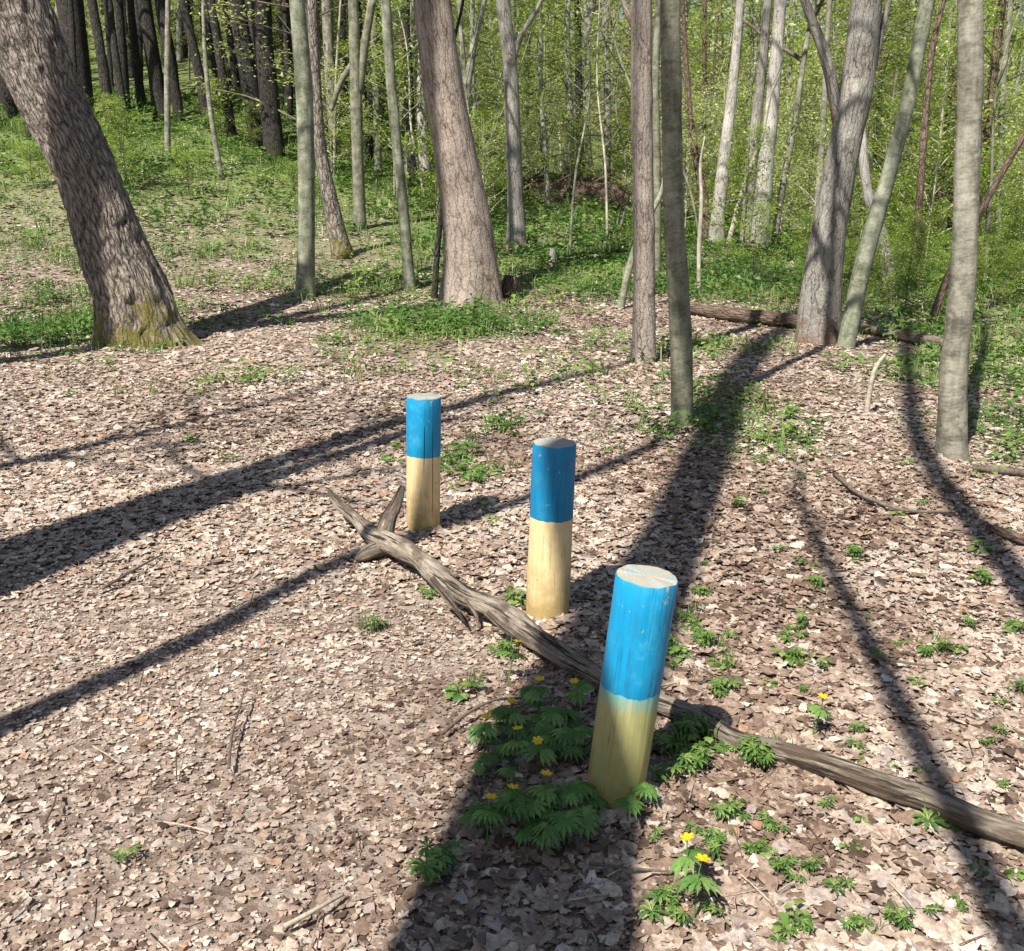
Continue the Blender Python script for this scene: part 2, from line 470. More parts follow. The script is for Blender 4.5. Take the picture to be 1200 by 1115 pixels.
xs = np.unique(np.concatenate([np.linspace(-180, -14, 40), np.linspace(-14, 14, 240), np.linspace(14, 180, 40)]))
ys = np.unique(np.concatenate([np.linspace(-60, -4, 20), np.linspace(-4, 16, 200), np.linspace(16, 60, 120), np.linspace(60, 220, 40)]))
X, Y = np.meshgrid(xs, ys)
Z = terrain(X, Y)
g = MB()
nx, ny = len(xs), len(ys)
i = np.arange(ny - 1)[:, None] * nx; j = np.arange(nx - 1)[None]
q = np.stack([i + j, i + j + 1, i + j + 1 + nx, i + j + nx], -1).reshape(-1, 4)
g.add(np.stack([X, Y, Z], -1).reshape(-1, 3), q, 0, None, green_amount(X, Y).ravel())
tag(g.obj('ground', M['ground']), 'forest floor of brown soil and dry leaves', 'ground', kind='structure')

# ------------------------------------------------------------------ dry leaf litter (one mass)
def leaf_templates():
    T = []
    for k in range(5):                                        # oval leaves, folded and curled
        rows = 6; t_ = np.linspace(0, 1, rows)
        w = .30 * np.sin(np.pi * np.clip(t_, .03, .97)) ** .75 * (1 + .15 * rng.normal(size=rows))
        curl, fold = rng.uniform(-.2, .3), rng.uniform(-.1, .3)
        vs = []
        for tt, ww in zip(t_, w):
            for s in (-1, 0, 1):
                vs.append([(tt - .5), s * ww, curl * (tt - .5) ** 2 * 1.6 + fold * abs(s) * ww + rng.normal() * .035])
        f = np.array([[r * 3 + c, r * 3 + c + 3, r * 3 + c + 4, r * 3 + c + 1] for r in range(rows - 1) for c in (0, 1)])
        T.append((np.array(vs), [f]))
    for k in range(4):                                        # lobed leaves
        n = 20; th = np.linspace(0, 2 * np.pi, n, endpoint=False)
        rr = .30 + .17 * np.abs(np.cos(2.5 * th)) ** .8 + .05 * rng.normal(size=n)
        rr[n // 2] *= .5
        amp = rng.uniform(.03, .12)
        z = amp * np.sin(th * rng.integers(2, 4) + rng.uniform(0, 6)) * (rr / .4) + rng.normal(size=n) * .05
        vs = np.vstack([np.stack([rr * np.cos(th), rr * np.sin(th), z], -1), [[0, 0, rng.normal() * .04]]])
        jj = np.arange(n)
        T.append((vs, [np.stack([jj, (jj + 1) % n, np.full(n, n)], -1)]))
    for k in range(5):                                        # crumpled fragments
        n = 11; th = np.linspace(0, 2 * np.pi, n, endpoint=False) + rng.normal(size=n) * .16
        rr = .36 + .10 * np.cos(2 * th + rng.uniform(0, 6)) + .07 * rng.normal(size=n)
        vs = np.vstack([np.stack([rr * np.cos(th), rr * np.sin(th) * rng.uniform(.5, 1), rng.normal(size=n) * .03 + rng.uniform(.02, .10) * np.sin(th * 2 + rng.uniform(0, 6))], -1), [[0, 0, rng.uniform(-.05, .12)]]])
        jj = np.arange(n)
        T.append((vs, [np.stack([jj, (jj + 1) % n, np.full(n, n)], -1)]))
    return T
LT = leaf_templates()

def frustum_points(n, y0, y1, wide=.76, pad=.9):
    n = n * 1.32
    y = np.sqrt(rng.uniform(y0 ** 2, y1 ** 2, int(n)))
    x = rng.uniform(-1, 1, int(n)) * (wide * y + pad)
    return x, y

LITTER_BANKS = [(gnd(719, 937), .075), (gnd(641, 722), .082), (gnd(496, 622), .08), (gnd(755, 426), .14), (gnd(801, 499), .1), (gnd(1118, 537), .12), (gnd(959, 402), .3), (gnd(550, 358), .45), (gnd(160, 402), .45), (gnd(357, 349), .2)]
lit = MB()
for (n, y0, y1, s0, s1, keep) in ((34000, .9, 3.4, .008, .026, 1), (40000, 3.2, 6.5, .012, .032, 1), (7500, .9, 1.7, .025, .08, 1), (20000, 1.5, 3.2, .022, .08, 1), (27000, 3.1, 5.5, .025, .08, 1), (32000, 5.3, 9, .03, .085, 1), (24000, 8.8, 15, .045, .11, 1), (22000, 14.5, 26, .06, .13, 1)):
    x, y = frustum_points(n, y0, y1)
    ga = green_amount(x, y)
    k = rng.random(len(x)) > ga * .55
    x, y = x[k], y[k]
    z = terrain(x, y)
    trod = sstep(.25, -.5, x - .05 * y + .6 * vnoise(np.stack([x * .7, y * .7, x * 0], -1), 3)) * sstep(4.5, 3, y)   # the trodden path, lower left
    sc = rng.uniform(0, 1, len(x)) ** 1.9 * (s1 * 1.15 - s0) + s0
    sc = sc * (1 - .5 * trod)
    tilt = np.abs(rng.normal(0, .15, len(x)) + .25 * (rng.random(len(x)) < .08)) * (1 - .35 * trod)
    patch = fbm(np.stack([x * 1.1, y * 1.1, x * 0 + 2], -1), 3, 21)
    damp = sstep(.15, .75, fbm(np.stack([x * .9, y * .9, x * 0 + 8], -1), 4, 77))
    rn = np.clip(rng.beta(1.7, 1.5, len(x)) * (1 - .55 * damp * (rng.random(len(x)) < .75) * sstep(-1.2, .2, x + .12 * y)) + .10 * patch, 0, 1)
    ti = rng.integers(0, len(LT), len(x))
    ti = np.where(rng.random(len(x)) < .35 + .4 * trod, rng.integers(9, 14, len(x)), ti)
    zz = z + rng.uniform(.002, .016, len(x)) * (1 - .5 * trod)
    Mx = rotmats(rng.uniform(0, 6.283, len(x)), rng.uniform(0, 6.283, len(x)), tilt)
    for a in range(len(LT)):
        s_ = ti == a
        scatter(lit, LT[a][0], LT[a][1], np.stack([x, y, zz], -1)[s_], Mx[s_], sc[s_], 0, rn[s_])
for p_, r_ in LITTER_BANKS:                                 # leaves drifted against the feet of posts and trees
    n = int(70 + 260 * r_); a = rng.uniform(0, 6.283, n); q = r_ * (1.02 + np.abs(rng.normal(0, .45, n)))
    x = p_[0] + q * np.cos(a); y = p_[1] + q * np.sin(a); z = terrain(x, y) + .004 + .035 * np.exp(-(q - r_) / (.35 * r_ + .02)) * rng.random(n)
    Mx = rotmats(rng.uniform(0, 6.283, n), a + 1.57, rng.normal(.25, .25, n)); ti = rng.integers(0, len(LT), n); sc = rng.uniform(.025, .075, n)
    for b_ in range(len(LT)):
        s_ = ti == b_
        scatter(lit, LT[b_][0], LT[b_][1], np.stack([x, y, z], -1)[s_], Mx[s_], sc[s_], 0, rng.beta(1.5, 1.6, s_.sum()))
# fine broken stalks lying among the leaves
x, y = frustum_points(1700, 1, 8)
st_v = np.array([[-.5, -.012, 0], [.5, -.008, 0], [.5, .008, .012], [-.5, .012, .012], [0, 0, .03], [0, 0, -.01]])
st_v = np.array([[-.5, -.014, 0], [0, -.014, .02], [.5, -.01, 0], [.5, .01, .014], [0, .014, .034], [-.5, .014, .014]])
scatter(lit, st_v, [np.array([[0, 1, 4, 5], [1, 2, 3, 4]])], np.stack([x, y, terrain(x, y) + .022], -1), rotmats(rng.uniform(0, 6.28, len(x)), rng.uniform(0, 6.28, len(x)), rng.normal(0, .12, len(x))), rng.uniform(.04, .13, len(x)), 0, rng.choice([.05, .1, .2, .45], len(x)))
tag(lit.obj('leaf_litter', M['litter'], smooth=True), 'dry brown and buff fallen leaves covering the forest floor', 'leaf litter', kind='stuff')

# ------------------------------------------------------------------ herb layer (one mass)
def plant_template(n, h, spread, ll, lw, seed):
    r = np.random.default_rng(seed); vs, fs = [], []
    for k in range(n):
        a = r.uniform(0, 6.283); rad = spread * r.uniform(.2, 1); zz = h * r.uniform(.4, 1)
        c = np.array([rad * math.cos(a), rad * math.sin(a), zz]); d = np.array([math.cos(a), math.sin(a), r.uniform(-.4, .5)]); d /= np.linalg.norm(d)
        s = np.array([-math.sin(a), math.cos(a), r.uniform(-.3, .3)])
        l_, w_ = ll * r.uniform(.6, 1.2), lw * r.uniform(.7, 1.2); b = len(vs)
        vs += [c, c + d * l_ * .5 + s * w_ + [0, 0, .12 * l_], c + d * l_, c + d * l_ * .5 - s * w_ + [0, 0, .12 * l_]]
        fs.append([b, b + 1, b + 2, b + 3])
    return np.array(vs), [np.array(fs)]
def blade_template(n, h, spread, seed):
    r = np.random.default_rng(seed); vs, fs = [], []
    for k in range(n):
        a = r.uniform(0, 6.283); c = np.array([r.normal() * spread, r.normal() * spread, 0]); hh = h * r.uniform(.5, 1.1); lean = r.uniform(.1, .7) * hh
        d = np.array([math.cos(a), math.sin(a), 0]); s = np.array([-d[1], d[0], 0]) * h * .025; b = len(vs)
        vs += [c - s, c + s, c + d * lean * .4 + [0, 0, hh * .65] + s * .8, c + d * lean * .4 + [0, 0, hh * .65] - s * .8, c + d * lean + [0, 0, hh * .85]]
        fs.append([b, b + 1, b + 2, b + 3])
        fs.append([b + 3, b + 2, b + 4, b + 4][:3] + [b + 3])
    fs = [f for f in fs]
    quads = np.array([f for f in fs if len(set(f)) == 4]); tris = np.array([f[:3] for f in fs if len(set(f)) == 3])
    return np.array(vs), [quads, tris]
herb = MB()
HT = [plant_template(9, .09, .06, .06, .018, 11), plant_template(12, .14, .08, .07, .022, 12), plant_template(7, .06, .05, .05, .02, 13)]
GT = [blade_template(8, .14, .03, 21), blade_template(11, .2, .05, 22)]
for (n, y0, y1, sc) in ((3500, 2.2, 6, .6), (9000, 6, 11, .8), (14000, 11, 18, 1.1), (13000, 18, 34, 1.8)):
    x, y = frustum_points(n, y0, y1)
    ga0 = green_amount(x, y)
    ga = ga0 + np.minimum(1, ga0 * 4 + .03) * .38 * fbm(np.stack([x * .8, y * .8, x * 0], -1), 3, 31) - .04
    k = rng.random(len(x)) < np.clip(ga, 0, 1) ** 1.2
    x, y = x[k], y[k]; P = np.stack([x, y, terrain(x, y)], -1)
    gr = rng.random(len(x)) < .28
    w = rng.integers(0, 3, len(x)); s = rng.uniform(.6, 1.4, len(x)) * sc
    Mx = rotmats(rng.uniform(0, 6.28, len(x)), rng.uniform(0, 6.28, len(x)), rng.normal(0, .12, len(x)))
    rn = np.clip(.5 + .35 * fbm(np.stack([x * .5, y * .5, x * 0 + 7], -1), 2, 41) + rng.normal(0, .2, len(x)), 0, 1)
    for a in range(3):
        kk = (w == a) & ~gr
        scatter(herb, *HT[a], P[kk], Mx[kk], s[kk], 0, rn[kk])
    for a in range(2):
        kk = (w % 2 == a) & gr
        scatter(herb, *GT[a], P[kk], Mx[kk], s[kk], 1, rn[kk])
tag(herb.obj('ground_cover', [M['green'], M['grass']], smooth=False), 'low green herbs and grass spreading over the leaf litter', 'ground cover', kind='stuff')

# ------------------------------------------------------------------ crowns and shrubs
LEAF4 = (np.array([[0, 0, 0], [.5, .28, .06], [1, 0, -.05], [.5, -.28, .06]]), [np.array([[0, 1, 2, 3]])])
def crown_mb(seed, h, rad, nb, nleaf, lsize, bare=.35, up=.5, thick=.03, droop=0.0, lo=0.0):
    """branches leaving an axis of height h, leaves along their outer part"""
    r = np.random.default_rng(seed); mb = MB(); tips = []
    for k in range(nb):
        z0 = h * (lo + (1 - lo) * (k + r.random()) / nb) * .93; a = k * 2.4 + r.normal() * .4
        ln = rad * (1 - .55 * z0 / h) * r.uniform(.6, 1.15)
        d = np.array([math.cos(a), math.sin(a), up * r.uniform(.5, 1.5)])
        p0 = np.array([0, 0, z0]); p1 = p0 + d * ln * .5 + r.normal(size=3) * .06 * ln; p2 = p0 + d * ln + np.array([0, 0, -droop * ln]) + r.normal(size=3) * .12 * ln
        th = thick * (1 - .6 * z0 / h)
        C, _, _ = tube(mb, [p0, p1, p2], [th, th * .6, th * .15], 5, 8, 0, cap=False)
        tips.append(C)
        for q in range(3):
            f0 = r.integers(2, 7); s0 = C[f0]; a2 = a + r.normal() * .9
            d2 = np.array([math.cos(a2), math.sin(a2), up * r.uniform(0, 1.6)]); l2 = ln * r.uniform(.25, .55)
            C2, _, _ = tube(mb, [s0, s0 + d2 * l2 * .5 + r.normal(size=3) * .05 * l2, s0 + d2 * l2], [th * .35, th * .22, th * .08], 4, 5, 0, cap=False)
            tips.append(C2)
    if nleaf:
        n = nleaf; nc = max(n // 9, 1); bi = r.integers(0, len(tips), nc)
        pos = np.array([tips[b][min(len(tips[b]) - 1, int((bare + (1 - bare) * r.random()) * len(tips[b])))] for b in bi])
        pos = pos + r.normal(size=(nc, 3)) * np.array([.10, .10, .07]) * (rad / 2)
        pos = np.repeat(pos, 9, 0); n = len(pos)
        pos = pos + r.normal(size=(n, 3)) * lsize * np.array([1.5, 1.5, .8])
        Mx = rotmats(r.uniform(0, 6.283, n), r.uniform(0, 6.283, n), np.abs(r.normal(0, .6, n)))
        clump = vnoise(pos * 1.4, seed)
        scatter(mb, LEAF4[0], LEAF4[1], pos, Mx, r.uniform(.6, 1.3, n) * lsize, 1, np.clip(.5 + .3 * clump + r.normal(0, .18, n), 0, 1))
    return mb
CROWN = {
    'bare': [crown_mb(100 + k, 5.5, 2.4, 13, 420, .055, .3, .8, .045).mesh('crown', [M['twig'], M['spring']]) for k in range(3)],
    'leafy': [crown_mb(110 + k, 8.5, 2.6, 34, 5200, .085, .12, .25, .02).mesh('crown', [M['twig'], M['spring']]) for k in range(3)],
    'pale': [crown_mb(120 + k, 9.5, 2.8, 34, 4600, .09, .12, .3, .024).mesh('crown', [M['twig'], M['pale_leaf']]) for k in range(3)],
}
def link_mesh(name, me, parent, loc=(0, 0, 0), rot=(0, 0, 0), sc=1):
    o = bpy.data.objects.new(name, me); COL.objects.link(o); o.parent = parent
    o.location = loc; o.rotation_euler = rot; o.scale = (sc,) * 3
    return o

# ------------------------------------------------------------------ trees seen in the photograph
def bark_disp(style, seed, r0):
    if style == 'ridged':
        def d(bk):
            q = bk * np.array([1 / r0, 1 / r0, .55 / r0]) * np.array([3.2, 3.2, .55])
            q = q + .5 * fbm(bk * 4 + seed, 2, seed)[:, None]
            n = 1 - np.abs(vnoise(q * 1.9, seed + 1)) * 2
            return .085 * n + .04 * vnoise(bk * np.array([1.2, 1.2, .6]) + seed, seed)
        return d
    def d(bk):
        return .05 * fbm(bk * np.array([1 / r0, 1 / r0, .5 / r0]) * .9 + seed, 2, seed) + .02 * vnoise(bk * np.array([6, 6, 1.5]) / r0 * .5, seed + 3)
    return d

TREE_N = [0]
def tree(name, pts, label, mat, style='smooth', Y=None, top=10.0, sides=20, rings=90, flare=.35, flare_h=.18, lobes=5, crown='bare', crown_sc=1.0, limbs=(), group=None, dy=0.0, cat='tree', roots=()):
    """pts: (x, y, width) down the trunk as measured on the photograph, first one on the ground"""
    TREE_N[0] += 1; seed = TREE_N[0]
    base = gnd(pts[0][0], pts[0][1]) if Y is None else at(pts[0][0], pts[0][1], Y)
    if Y is not None: base[2] = tz(base[0], base[1])
    P, Rd = [], []
    for n, (px, py, w) in enumerate(pts):
        p = base.copy() if n == 0 else at(px, py, base[1])
        if n: p = at(px, py, base[1] + dy * (p[2] - base[2]))
        P.append(p); Rd.append(w / 2 / ppm(p))
    P = np.array(P); Rd = np.array(Rd)
    seg = np.diff(P, axis=0); tilt = np.concatenate([[seg[0, 2] / np.linalg.norm(seg[0])], seg[:, 2] / np.linalg.norm(seg, axis=1)])
    Rd = Rd * np.clip(tilt, .5, 1)
    d = P[-1] - P[-2]; d = d / max(d[2], .05)
    zt = base[2] + top; P0 = P.copy()
    if zt > P[-1, 2] + .5:
        h = zt - P[-1, 2]
        P = np.vstack([P, P[-1] + d * h * .45 + [.1, 0, 0], P[-1] + d * h * .8 * np.array([1, 1, 1.25])]); Rd = np.concatenate([Rd, [Rd[-1] * .75, Rd[-1] * .3]])
    P[0, 2] -= .12
    root = empty(name, tuple(base), label, cat, group)
    Pl = P - base
    r0 = float(np.median(Rd[:3]))
    mb = MB()
    C, r, T = tube(mb, Pl, Rd, sides, rings, 0, bark_disp(style, seed, r0), flare, flare_h, lobes, seed, roots=roots)
    tk = mb.obj('trunk', mat, root)
    for (t0, pl, rr) in limbs:                               # limbs in photo pixels at the trunk's depth
        lb = MB(); Q = [at(a, b, base[1] + .02) - base for a, b in pl]
        tube(lb, Q, np.array(rr) / ppm(base), 8, 22, 0, wob=.1, seed=seed)
        lb.obj(t0 or 'limb', mat, root)
    if crown:
        me = CROWN[crown][seed % 3]
        hz = 5.5 if crown == 'bare' else 8.5
        top_i = len(C) - 1; zz = C[top_i][2]
        k = int(np.argmin(np.abs(C[:, 2] - (zz - hz * crown_sc * .75)))); tt = C[top_i] - C[k]
        tt = tt / max(np.linalg.norm(tt), 1e-6)
        q = Vector(tuple(tt)).to_track_quat('Z', 'Y').to_euler()
        link_mesh('crown', me, root, tuple(C[k]), tuple(q), crown_sc)
    return root

tree('leaning_tree', [(160, 402, 82), (155, 350, 80), (135, 300, 79), (100, 200, 70), (52, 100, 78), (12, 0, 82)], 'thick leaning tree with deeply ridged bark and mossy root flare at left', M['ridged'], 'ridged', top=9, sides=120, rings=300, flare=.32, flare_h=.28, lobes=4, roots=[(math.pi + .25, 1.7, .2, 5), (math.pi * 1.5 + .3, .35, .25, 6), (.1, .2, .3, 4)])
tree('big_tree', [(550, 358, 68), (551, 300, 60), (537, 200, 53), (519, 100, 48), (506, 0, 44)], 'thick pinkish grey tree with flared base and scaly bark in the middle of the wood', M['scaly'], 'ridged2', top=12, sides=80, rings=240, flare=.22, flare_h=.35, lobes=5, roots=[(math.pi, .25, .3, 6), (0, .25, .3, 6), (math.pi * 1.5, .3, .25, 8)])
tree('slim_tree', [(357, 349, 22), (359, 280, 20), (359, 200, 20), (356, 100, 20), (348, 0, 18)], 'straight slim grey green tree between the leaning tree and the thick pinkish tree', M['smooth'], top=10, flare=.5, flare_h=.22)
tree('slim_tree', [(481, 340, 14), (473, 250, 12.5), (464, 160, 12), (457, 80, 12), (452, 0, 12)], 'thin curved grey green tree just left of the thick pinkish tree', M['smooth'], top=9, flare=.4, flare_h=.15)
tree('sapling', [(508, 350, 8), (513, 290, 7), (519, 230, 6), (521, 170, 5), (530, 60, 4)], 'dark thin sapling hugging the left side of the thick pinkish tree', M['dark'], Y=None, top=5, sides=10, rings=50, crown=None)
tree('rough_tree', [(606, 296, 24), (604, 230, 19), (601, 150, 18), (598, 80, 17), (589, 0, 17)], 'grey rough barked tree standing in green herbs right behind the thick pinkish tree', M['scaly_grey'], top=12, flare=.3, flare_h=.3, limbs=[(0, [(600, 75), (612, 40), (630, 10), (650, -40)], [4, 3, 2.4, 1.6])])
tree('rough_tree', [(755, 426, 28), (755, 350, 26), (754, 240, 25), (752, 120, 25), (752, 0, 25)], 'straight rough pinkish grey tree with a reddish base, left of the smooth tree', M['scaly_slim'], 'ridged2', top=11, sides=40, rings=160, flare=.55, flare_h=.16, limbs=[(0, [(745, 35), (735, 15), (725, -20)], [4, 3, 2.5])])
tree('smooth_tree', [(801, 499, 26), (798, 400, 26), (790, 260, 24), (787, 120, 24), (785, 0, 24)], 'smooth dark grey green tree standing in brown litter, right of the rough pinkish tree', M['smooth_dark'], top=10, sides=28, rings=140, flare=.35, flare_h=.1)
tree('grey_tree', [(959, 402, 52), (967, 300, 43), (984, 200, 37), (1004, 100, 37), (1016, 0, 36)], 'thick grey tree leaning right with a broad reddish brown base', M['scaly_grey'], 'ridged2', top=12, sides=64, rings=200, flare=.3, flare_h=.22, limbs=[(0, [(985, 150), (965, 60), (950, 20), (936, -20)], [7, 6, 5, 4]), (0, [(1005, 140), (1028, 60), (1042, 0), (1050, -40)], [4, 3.5, 3, 3])])
tree('leaning_slim_tree', [(992, 380, 19), (1014, 300, 21), (1043, 200, 18), (1068, 100, 17), (1087, 0, 18)], 'slim smooth tree leaning right just behind the thick grey tree', M['smooth'], top=10, flare=.3, Y=10.1)
tree('smooth_tree', [(1118, 537, 34), (1118, 430, 31), (1129, 320, 29), (1133, 200, 28), (1137, 100, 29), (1137, 0, 28)], 'pale smooth grey tree nearest on the right side beside green herbs', M['smooth_pale'], top=10, sides=32, rings=150, flare=.5, flare_h=.12, lobes=4)
tree('pale_tree', [(889, 292, 22), (897, 200, 19), (907, 100, 15), (915, 0, 14)], 'pale whitish tree far back between the smooth tree and the thick grey tree', M['pale'], top=14, flare=.2)
tree('grey_background_tree', [(874, 290, 16), (880, 200, 14), (893, 80, 11), (900, 0, 10)], 'thin greyish tree close against the left of the pale whitish tree', M['scaly_grey'], top=13)
tree('pink_background_tree', [(838, 288, 18), (846, 210, 15), (858, 110, 12), (866, 20, 10)], 'pinkish leaning tree far back just right of the smooth dark tree', M['pale'], top=12)
tree('dark_background_tree', [(832, 285, 16), (822, 220, 11), (812, 160, 8), (803, 60, 6), (800, 0, 5)], 'dark crooked tree bending left behind the smooth dark tree', M['brown'], top=9, crown=None)
tree('crooked_background_tree', [(1046, 334, 18), (1034, 280, 15), (1020, 240, 13), (1012, 190, 11), (1010, 100, 9), (1014, 0, 8)], 'crooked pale tree behind the slim leaning tree at right', M['pale'], top=10)
# back rows
B = lambda px, dark, label, name, Y=None, top=13, **k: tree(name, px, label, M[dark], Y=Y, top=top, sides=12, rings=50, crown_sc=1.2, **k)
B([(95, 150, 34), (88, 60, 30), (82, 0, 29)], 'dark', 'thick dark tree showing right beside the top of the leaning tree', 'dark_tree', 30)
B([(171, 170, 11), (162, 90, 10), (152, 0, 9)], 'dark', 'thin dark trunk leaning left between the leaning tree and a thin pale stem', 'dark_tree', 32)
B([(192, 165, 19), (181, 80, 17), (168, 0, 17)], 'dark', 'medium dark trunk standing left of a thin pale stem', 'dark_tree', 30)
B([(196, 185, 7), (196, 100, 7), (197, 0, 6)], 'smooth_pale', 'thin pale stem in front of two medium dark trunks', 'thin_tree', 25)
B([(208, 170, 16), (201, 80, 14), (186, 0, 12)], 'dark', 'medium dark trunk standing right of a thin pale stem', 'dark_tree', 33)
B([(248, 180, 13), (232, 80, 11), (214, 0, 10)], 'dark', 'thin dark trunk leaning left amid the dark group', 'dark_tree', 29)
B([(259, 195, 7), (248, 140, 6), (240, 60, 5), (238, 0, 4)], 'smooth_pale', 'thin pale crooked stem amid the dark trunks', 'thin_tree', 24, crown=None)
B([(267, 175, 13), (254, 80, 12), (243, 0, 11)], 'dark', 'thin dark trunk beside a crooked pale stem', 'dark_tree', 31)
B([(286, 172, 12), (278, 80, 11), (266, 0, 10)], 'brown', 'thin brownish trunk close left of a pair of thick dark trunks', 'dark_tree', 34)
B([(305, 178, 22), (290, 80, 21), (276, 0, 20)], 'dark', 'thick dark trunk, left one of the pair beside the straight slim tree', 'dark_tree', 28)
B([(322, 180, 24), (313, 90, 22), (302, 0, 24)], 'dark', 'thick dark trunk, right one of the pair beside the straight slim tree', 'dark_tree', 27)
B([(340, 172, 11), (338, 80, 10), (335, 0, 9)], 'dark', 'thin dark trunk touching the left side of the straight slim tree', 'dark_tree', 32)
B([(403, 302, 26), (388, 240, 19), (376, 180, 15), (370, 100, 13), (366, 0, 12)], 'ridged', 'leaning pinkish grey tree with mossy base right of the straight slim tree', 'rough_tree', flare=.4)
B([(393, 178, 13), (387, 90, 13), (383, 0, 13)], 'smooth_pale', 'pale trunk far back right of the straight slim tree', 'pale_tree', 30)
B([(422, 268, 15), (419, 180, 14), (417, 100, 14), (414, 0, 12)], 'smooth_dark', 'grey green forked tree with an arm reaching left, left of the thin curved tree', 'forked_tree', limbs=[(0, [(420, 110), (428, 50), (436, 0)], [6, 5, 5]), (0, [(417, 70), (400, 95), (388, 130)], [4, 3.5, 3])])
B([(443, 190, 9), (440, 90, 8), (437, 0, 8)], 'smooth_dark', 'thin dark green stem close behind the thin curved tree', 'background_tree', 27)
B([(484, 208, 13), (479, 100, 11), (474, 0, 10)], 'dark', 'dark trunk behind the gap between thin curved tree and thick pinkish tree', 'dark_tree', 26)
B([(499, 212, 14), (493, 110, 12), (487, 0, 11)], 'pale', 'pale trunk almost touching the left edge of the thick pinkish tree', 'pale_tree', 27)
B([(545, 200, 8), (547, 110, 9), (558, 40, 8), (568, 0, 6)], 'smooth_pale', 'pale forked tree rising right of the thick pinkish trunk', 'forked_tree', 24, limbs=[(0, [(546, 130), (542, 60), (538, 0)], [3.5, 3, 2.4])])
B([(566, 205, 6), (574, 165, 6), (584, 120, 5)], 'smooth', 'short pale leaning stem low behind the thick pinkish tree', 'background_tree', 26, top=5, crown=None)
B([(681, 235, 11), (679, 130, 9), (677, 0, 8)], 'dark', 'thin dark straight tree in the middle of the pale green backdrop', 'dark_tree', 30)
B([(709, 240, 11), (712, 150, 9), (709, 0, 8)], 'scaly_grey', 'thin grey tree, pale in the middle, between dark straight tree and rough pinkish tree', 'background_tree', 28)
B([(638, 230, 7), (634, 120, 6), (632, 0, 6)], 'brown', 'thin brown stem right of the grey rough barked tree', 'background_tree', 32)
B([(770, 330, 10), (770, 200, 9), (768, 100, 9), (772, 0, 8)], 'smooth_dark', 'dark slim trunk seen between the rough pinkish and smooth dark trees', 'background_tree', 16)
B([(725, 362, 9), (736, 320, 9), (752, 270, 8)], 'smooth', 'short grey pole leaning against the rough pinkish tree', 'leaning_pole', top=2.2, crown=None, flare=.2)
B([(820, 345, 5.5), (819, 300, 5), (822, 230, 4.5), (821, 190, 3), (826, 160, 1.5)], 'stick_pale', 'thin pale bare stick standing right of the smooth dark tree', 'bare_stick', top=2.6, crown=None, flare=.1)
B([(848, 300, 6), (872, 220, 6), (893, 160, 5), (903, 110, 4)], 'stick_pale', 'pale bare pole leaning right in front of the pale whitish tree', 'leaning_pole', top=4, crown=None, flare=.1)
B([(906, 285, 7), (919, 210, 8), (932, 140, 7), (942, 70, 6)], 'smooth_pale', 'thin pale leaning tree right of the pale whitish tree', 'background_tree', 24, top=9)
B([(955, 270, 9), (961, 200, 8), (966, 120, 7), (972, 0, 6)], 'smooth_pale', 'thin pale tree peeking out left of the thick grey tree', 'background_tree', 22)
B([(1072, 310, 8), (1078, 230, 8), (1085, 130, 8), (1094, 50, 7), (1106, 0, 6)], 'brown', 'thin brown tree between the slim leaning tree and the pale smooth tree', 'background_tree', 18)
B([(1086, 384, 10), (1113, 320, 9), (1142, 262, 9), (1170, 210, 8), (1196, 165, 8), (1215, 130, 7)], 'brown', 'dead reddish branch leaning right behind the pale smooth tree', 'leaning_pole', top=3, crown=None, flare=.1)
B([(1170, 300, 8), (1172, 200, 7), (1176, 90, 7), (1185, 0, 6)], 'smooth_pale', 'thin pale tree far back at the right edge', 'background_tree', 24)
# ------------------------------------------------------------------ trees beyond the frame whose shadows cross the floor
def shadow_tree(label, B0, line, rad, mat, crown='bare', extra=2.5, sides=14, fork=None, dense=1):
    """a trunk from base B0 placed so that its shadow lies along the points of line"""
    base = np.array([B0[0], B0[1], tz(*B0)])
    P, Rd = [base - [0, 0, .15]], [rad[0]]
    for k, gp in enumerate(line):
        al = (gp[0] - base[0]) * AZD[0] + (gp[1] - base[1]) * AZD[1]
        P.append(np.array([gp[0] - AZD[0] * al, gp[1] - AZD[1] * al, gp[2] + al * math.tan(EL)])); Rd.append(rad[min(k + 1, len(rad) - 1)])
    d = P[-1] - P[-2]; d /= np.linalg.norm(d)
    P.append(P[-1] + (d * .6 + np.array([0, 0, .4])) * extra); Rd.append(Rd[-1] * .55)
    root = empty('tall_tree', tuple(base), label, 'tree')
    mb = MB(); C, r, T = tube(mb, np.array(P) - base, Rd, sides, 120, 0, bark_disp('smooth', len(label), rad[0]), .3, .2, 5, len(label))
    mb.obj('trunk', mat, root)
    if fork is not None:
        lb = MB(); tube(lb, [np.array(p) - base for p in fork[0]], fork[1], 8, 20, 0, wob=.1); lb.obj('limb', mat, root)
    if dense == 2: link_mesh('crown', CROWN[crown][1], root, tuple(C[-45]), (0, 0, 1), .75)
    elif crown: link_mesh('crown', CROWN[crown][len(label) % 3], root, tuple(C[-4]), (0, 0, len(label)), .85)
    return root, C + base
G = lambda a, b: gnd(a, b)
AZ3 = np.array([AZD[0], AZD[1], 0]); LT3 = np.array([-AZD[1], AZD[0], 0])
def edge_pt(base_px, top_px, r):                         # front left flank of a trunk, where the sun strikes it square
    y = gnd(*base_px)[1]; c = at(top_px[0], top_px[1], y)
    q = np.array([c[0], y, 0]) - AZ3 * r
    return np.array([q[0], q[1], tz(q[0], q[1])])
def rise(p, *steps):
    return [p] + [p + AZ3 * a + np.array([b, 0, 0]) for a, b in steps]
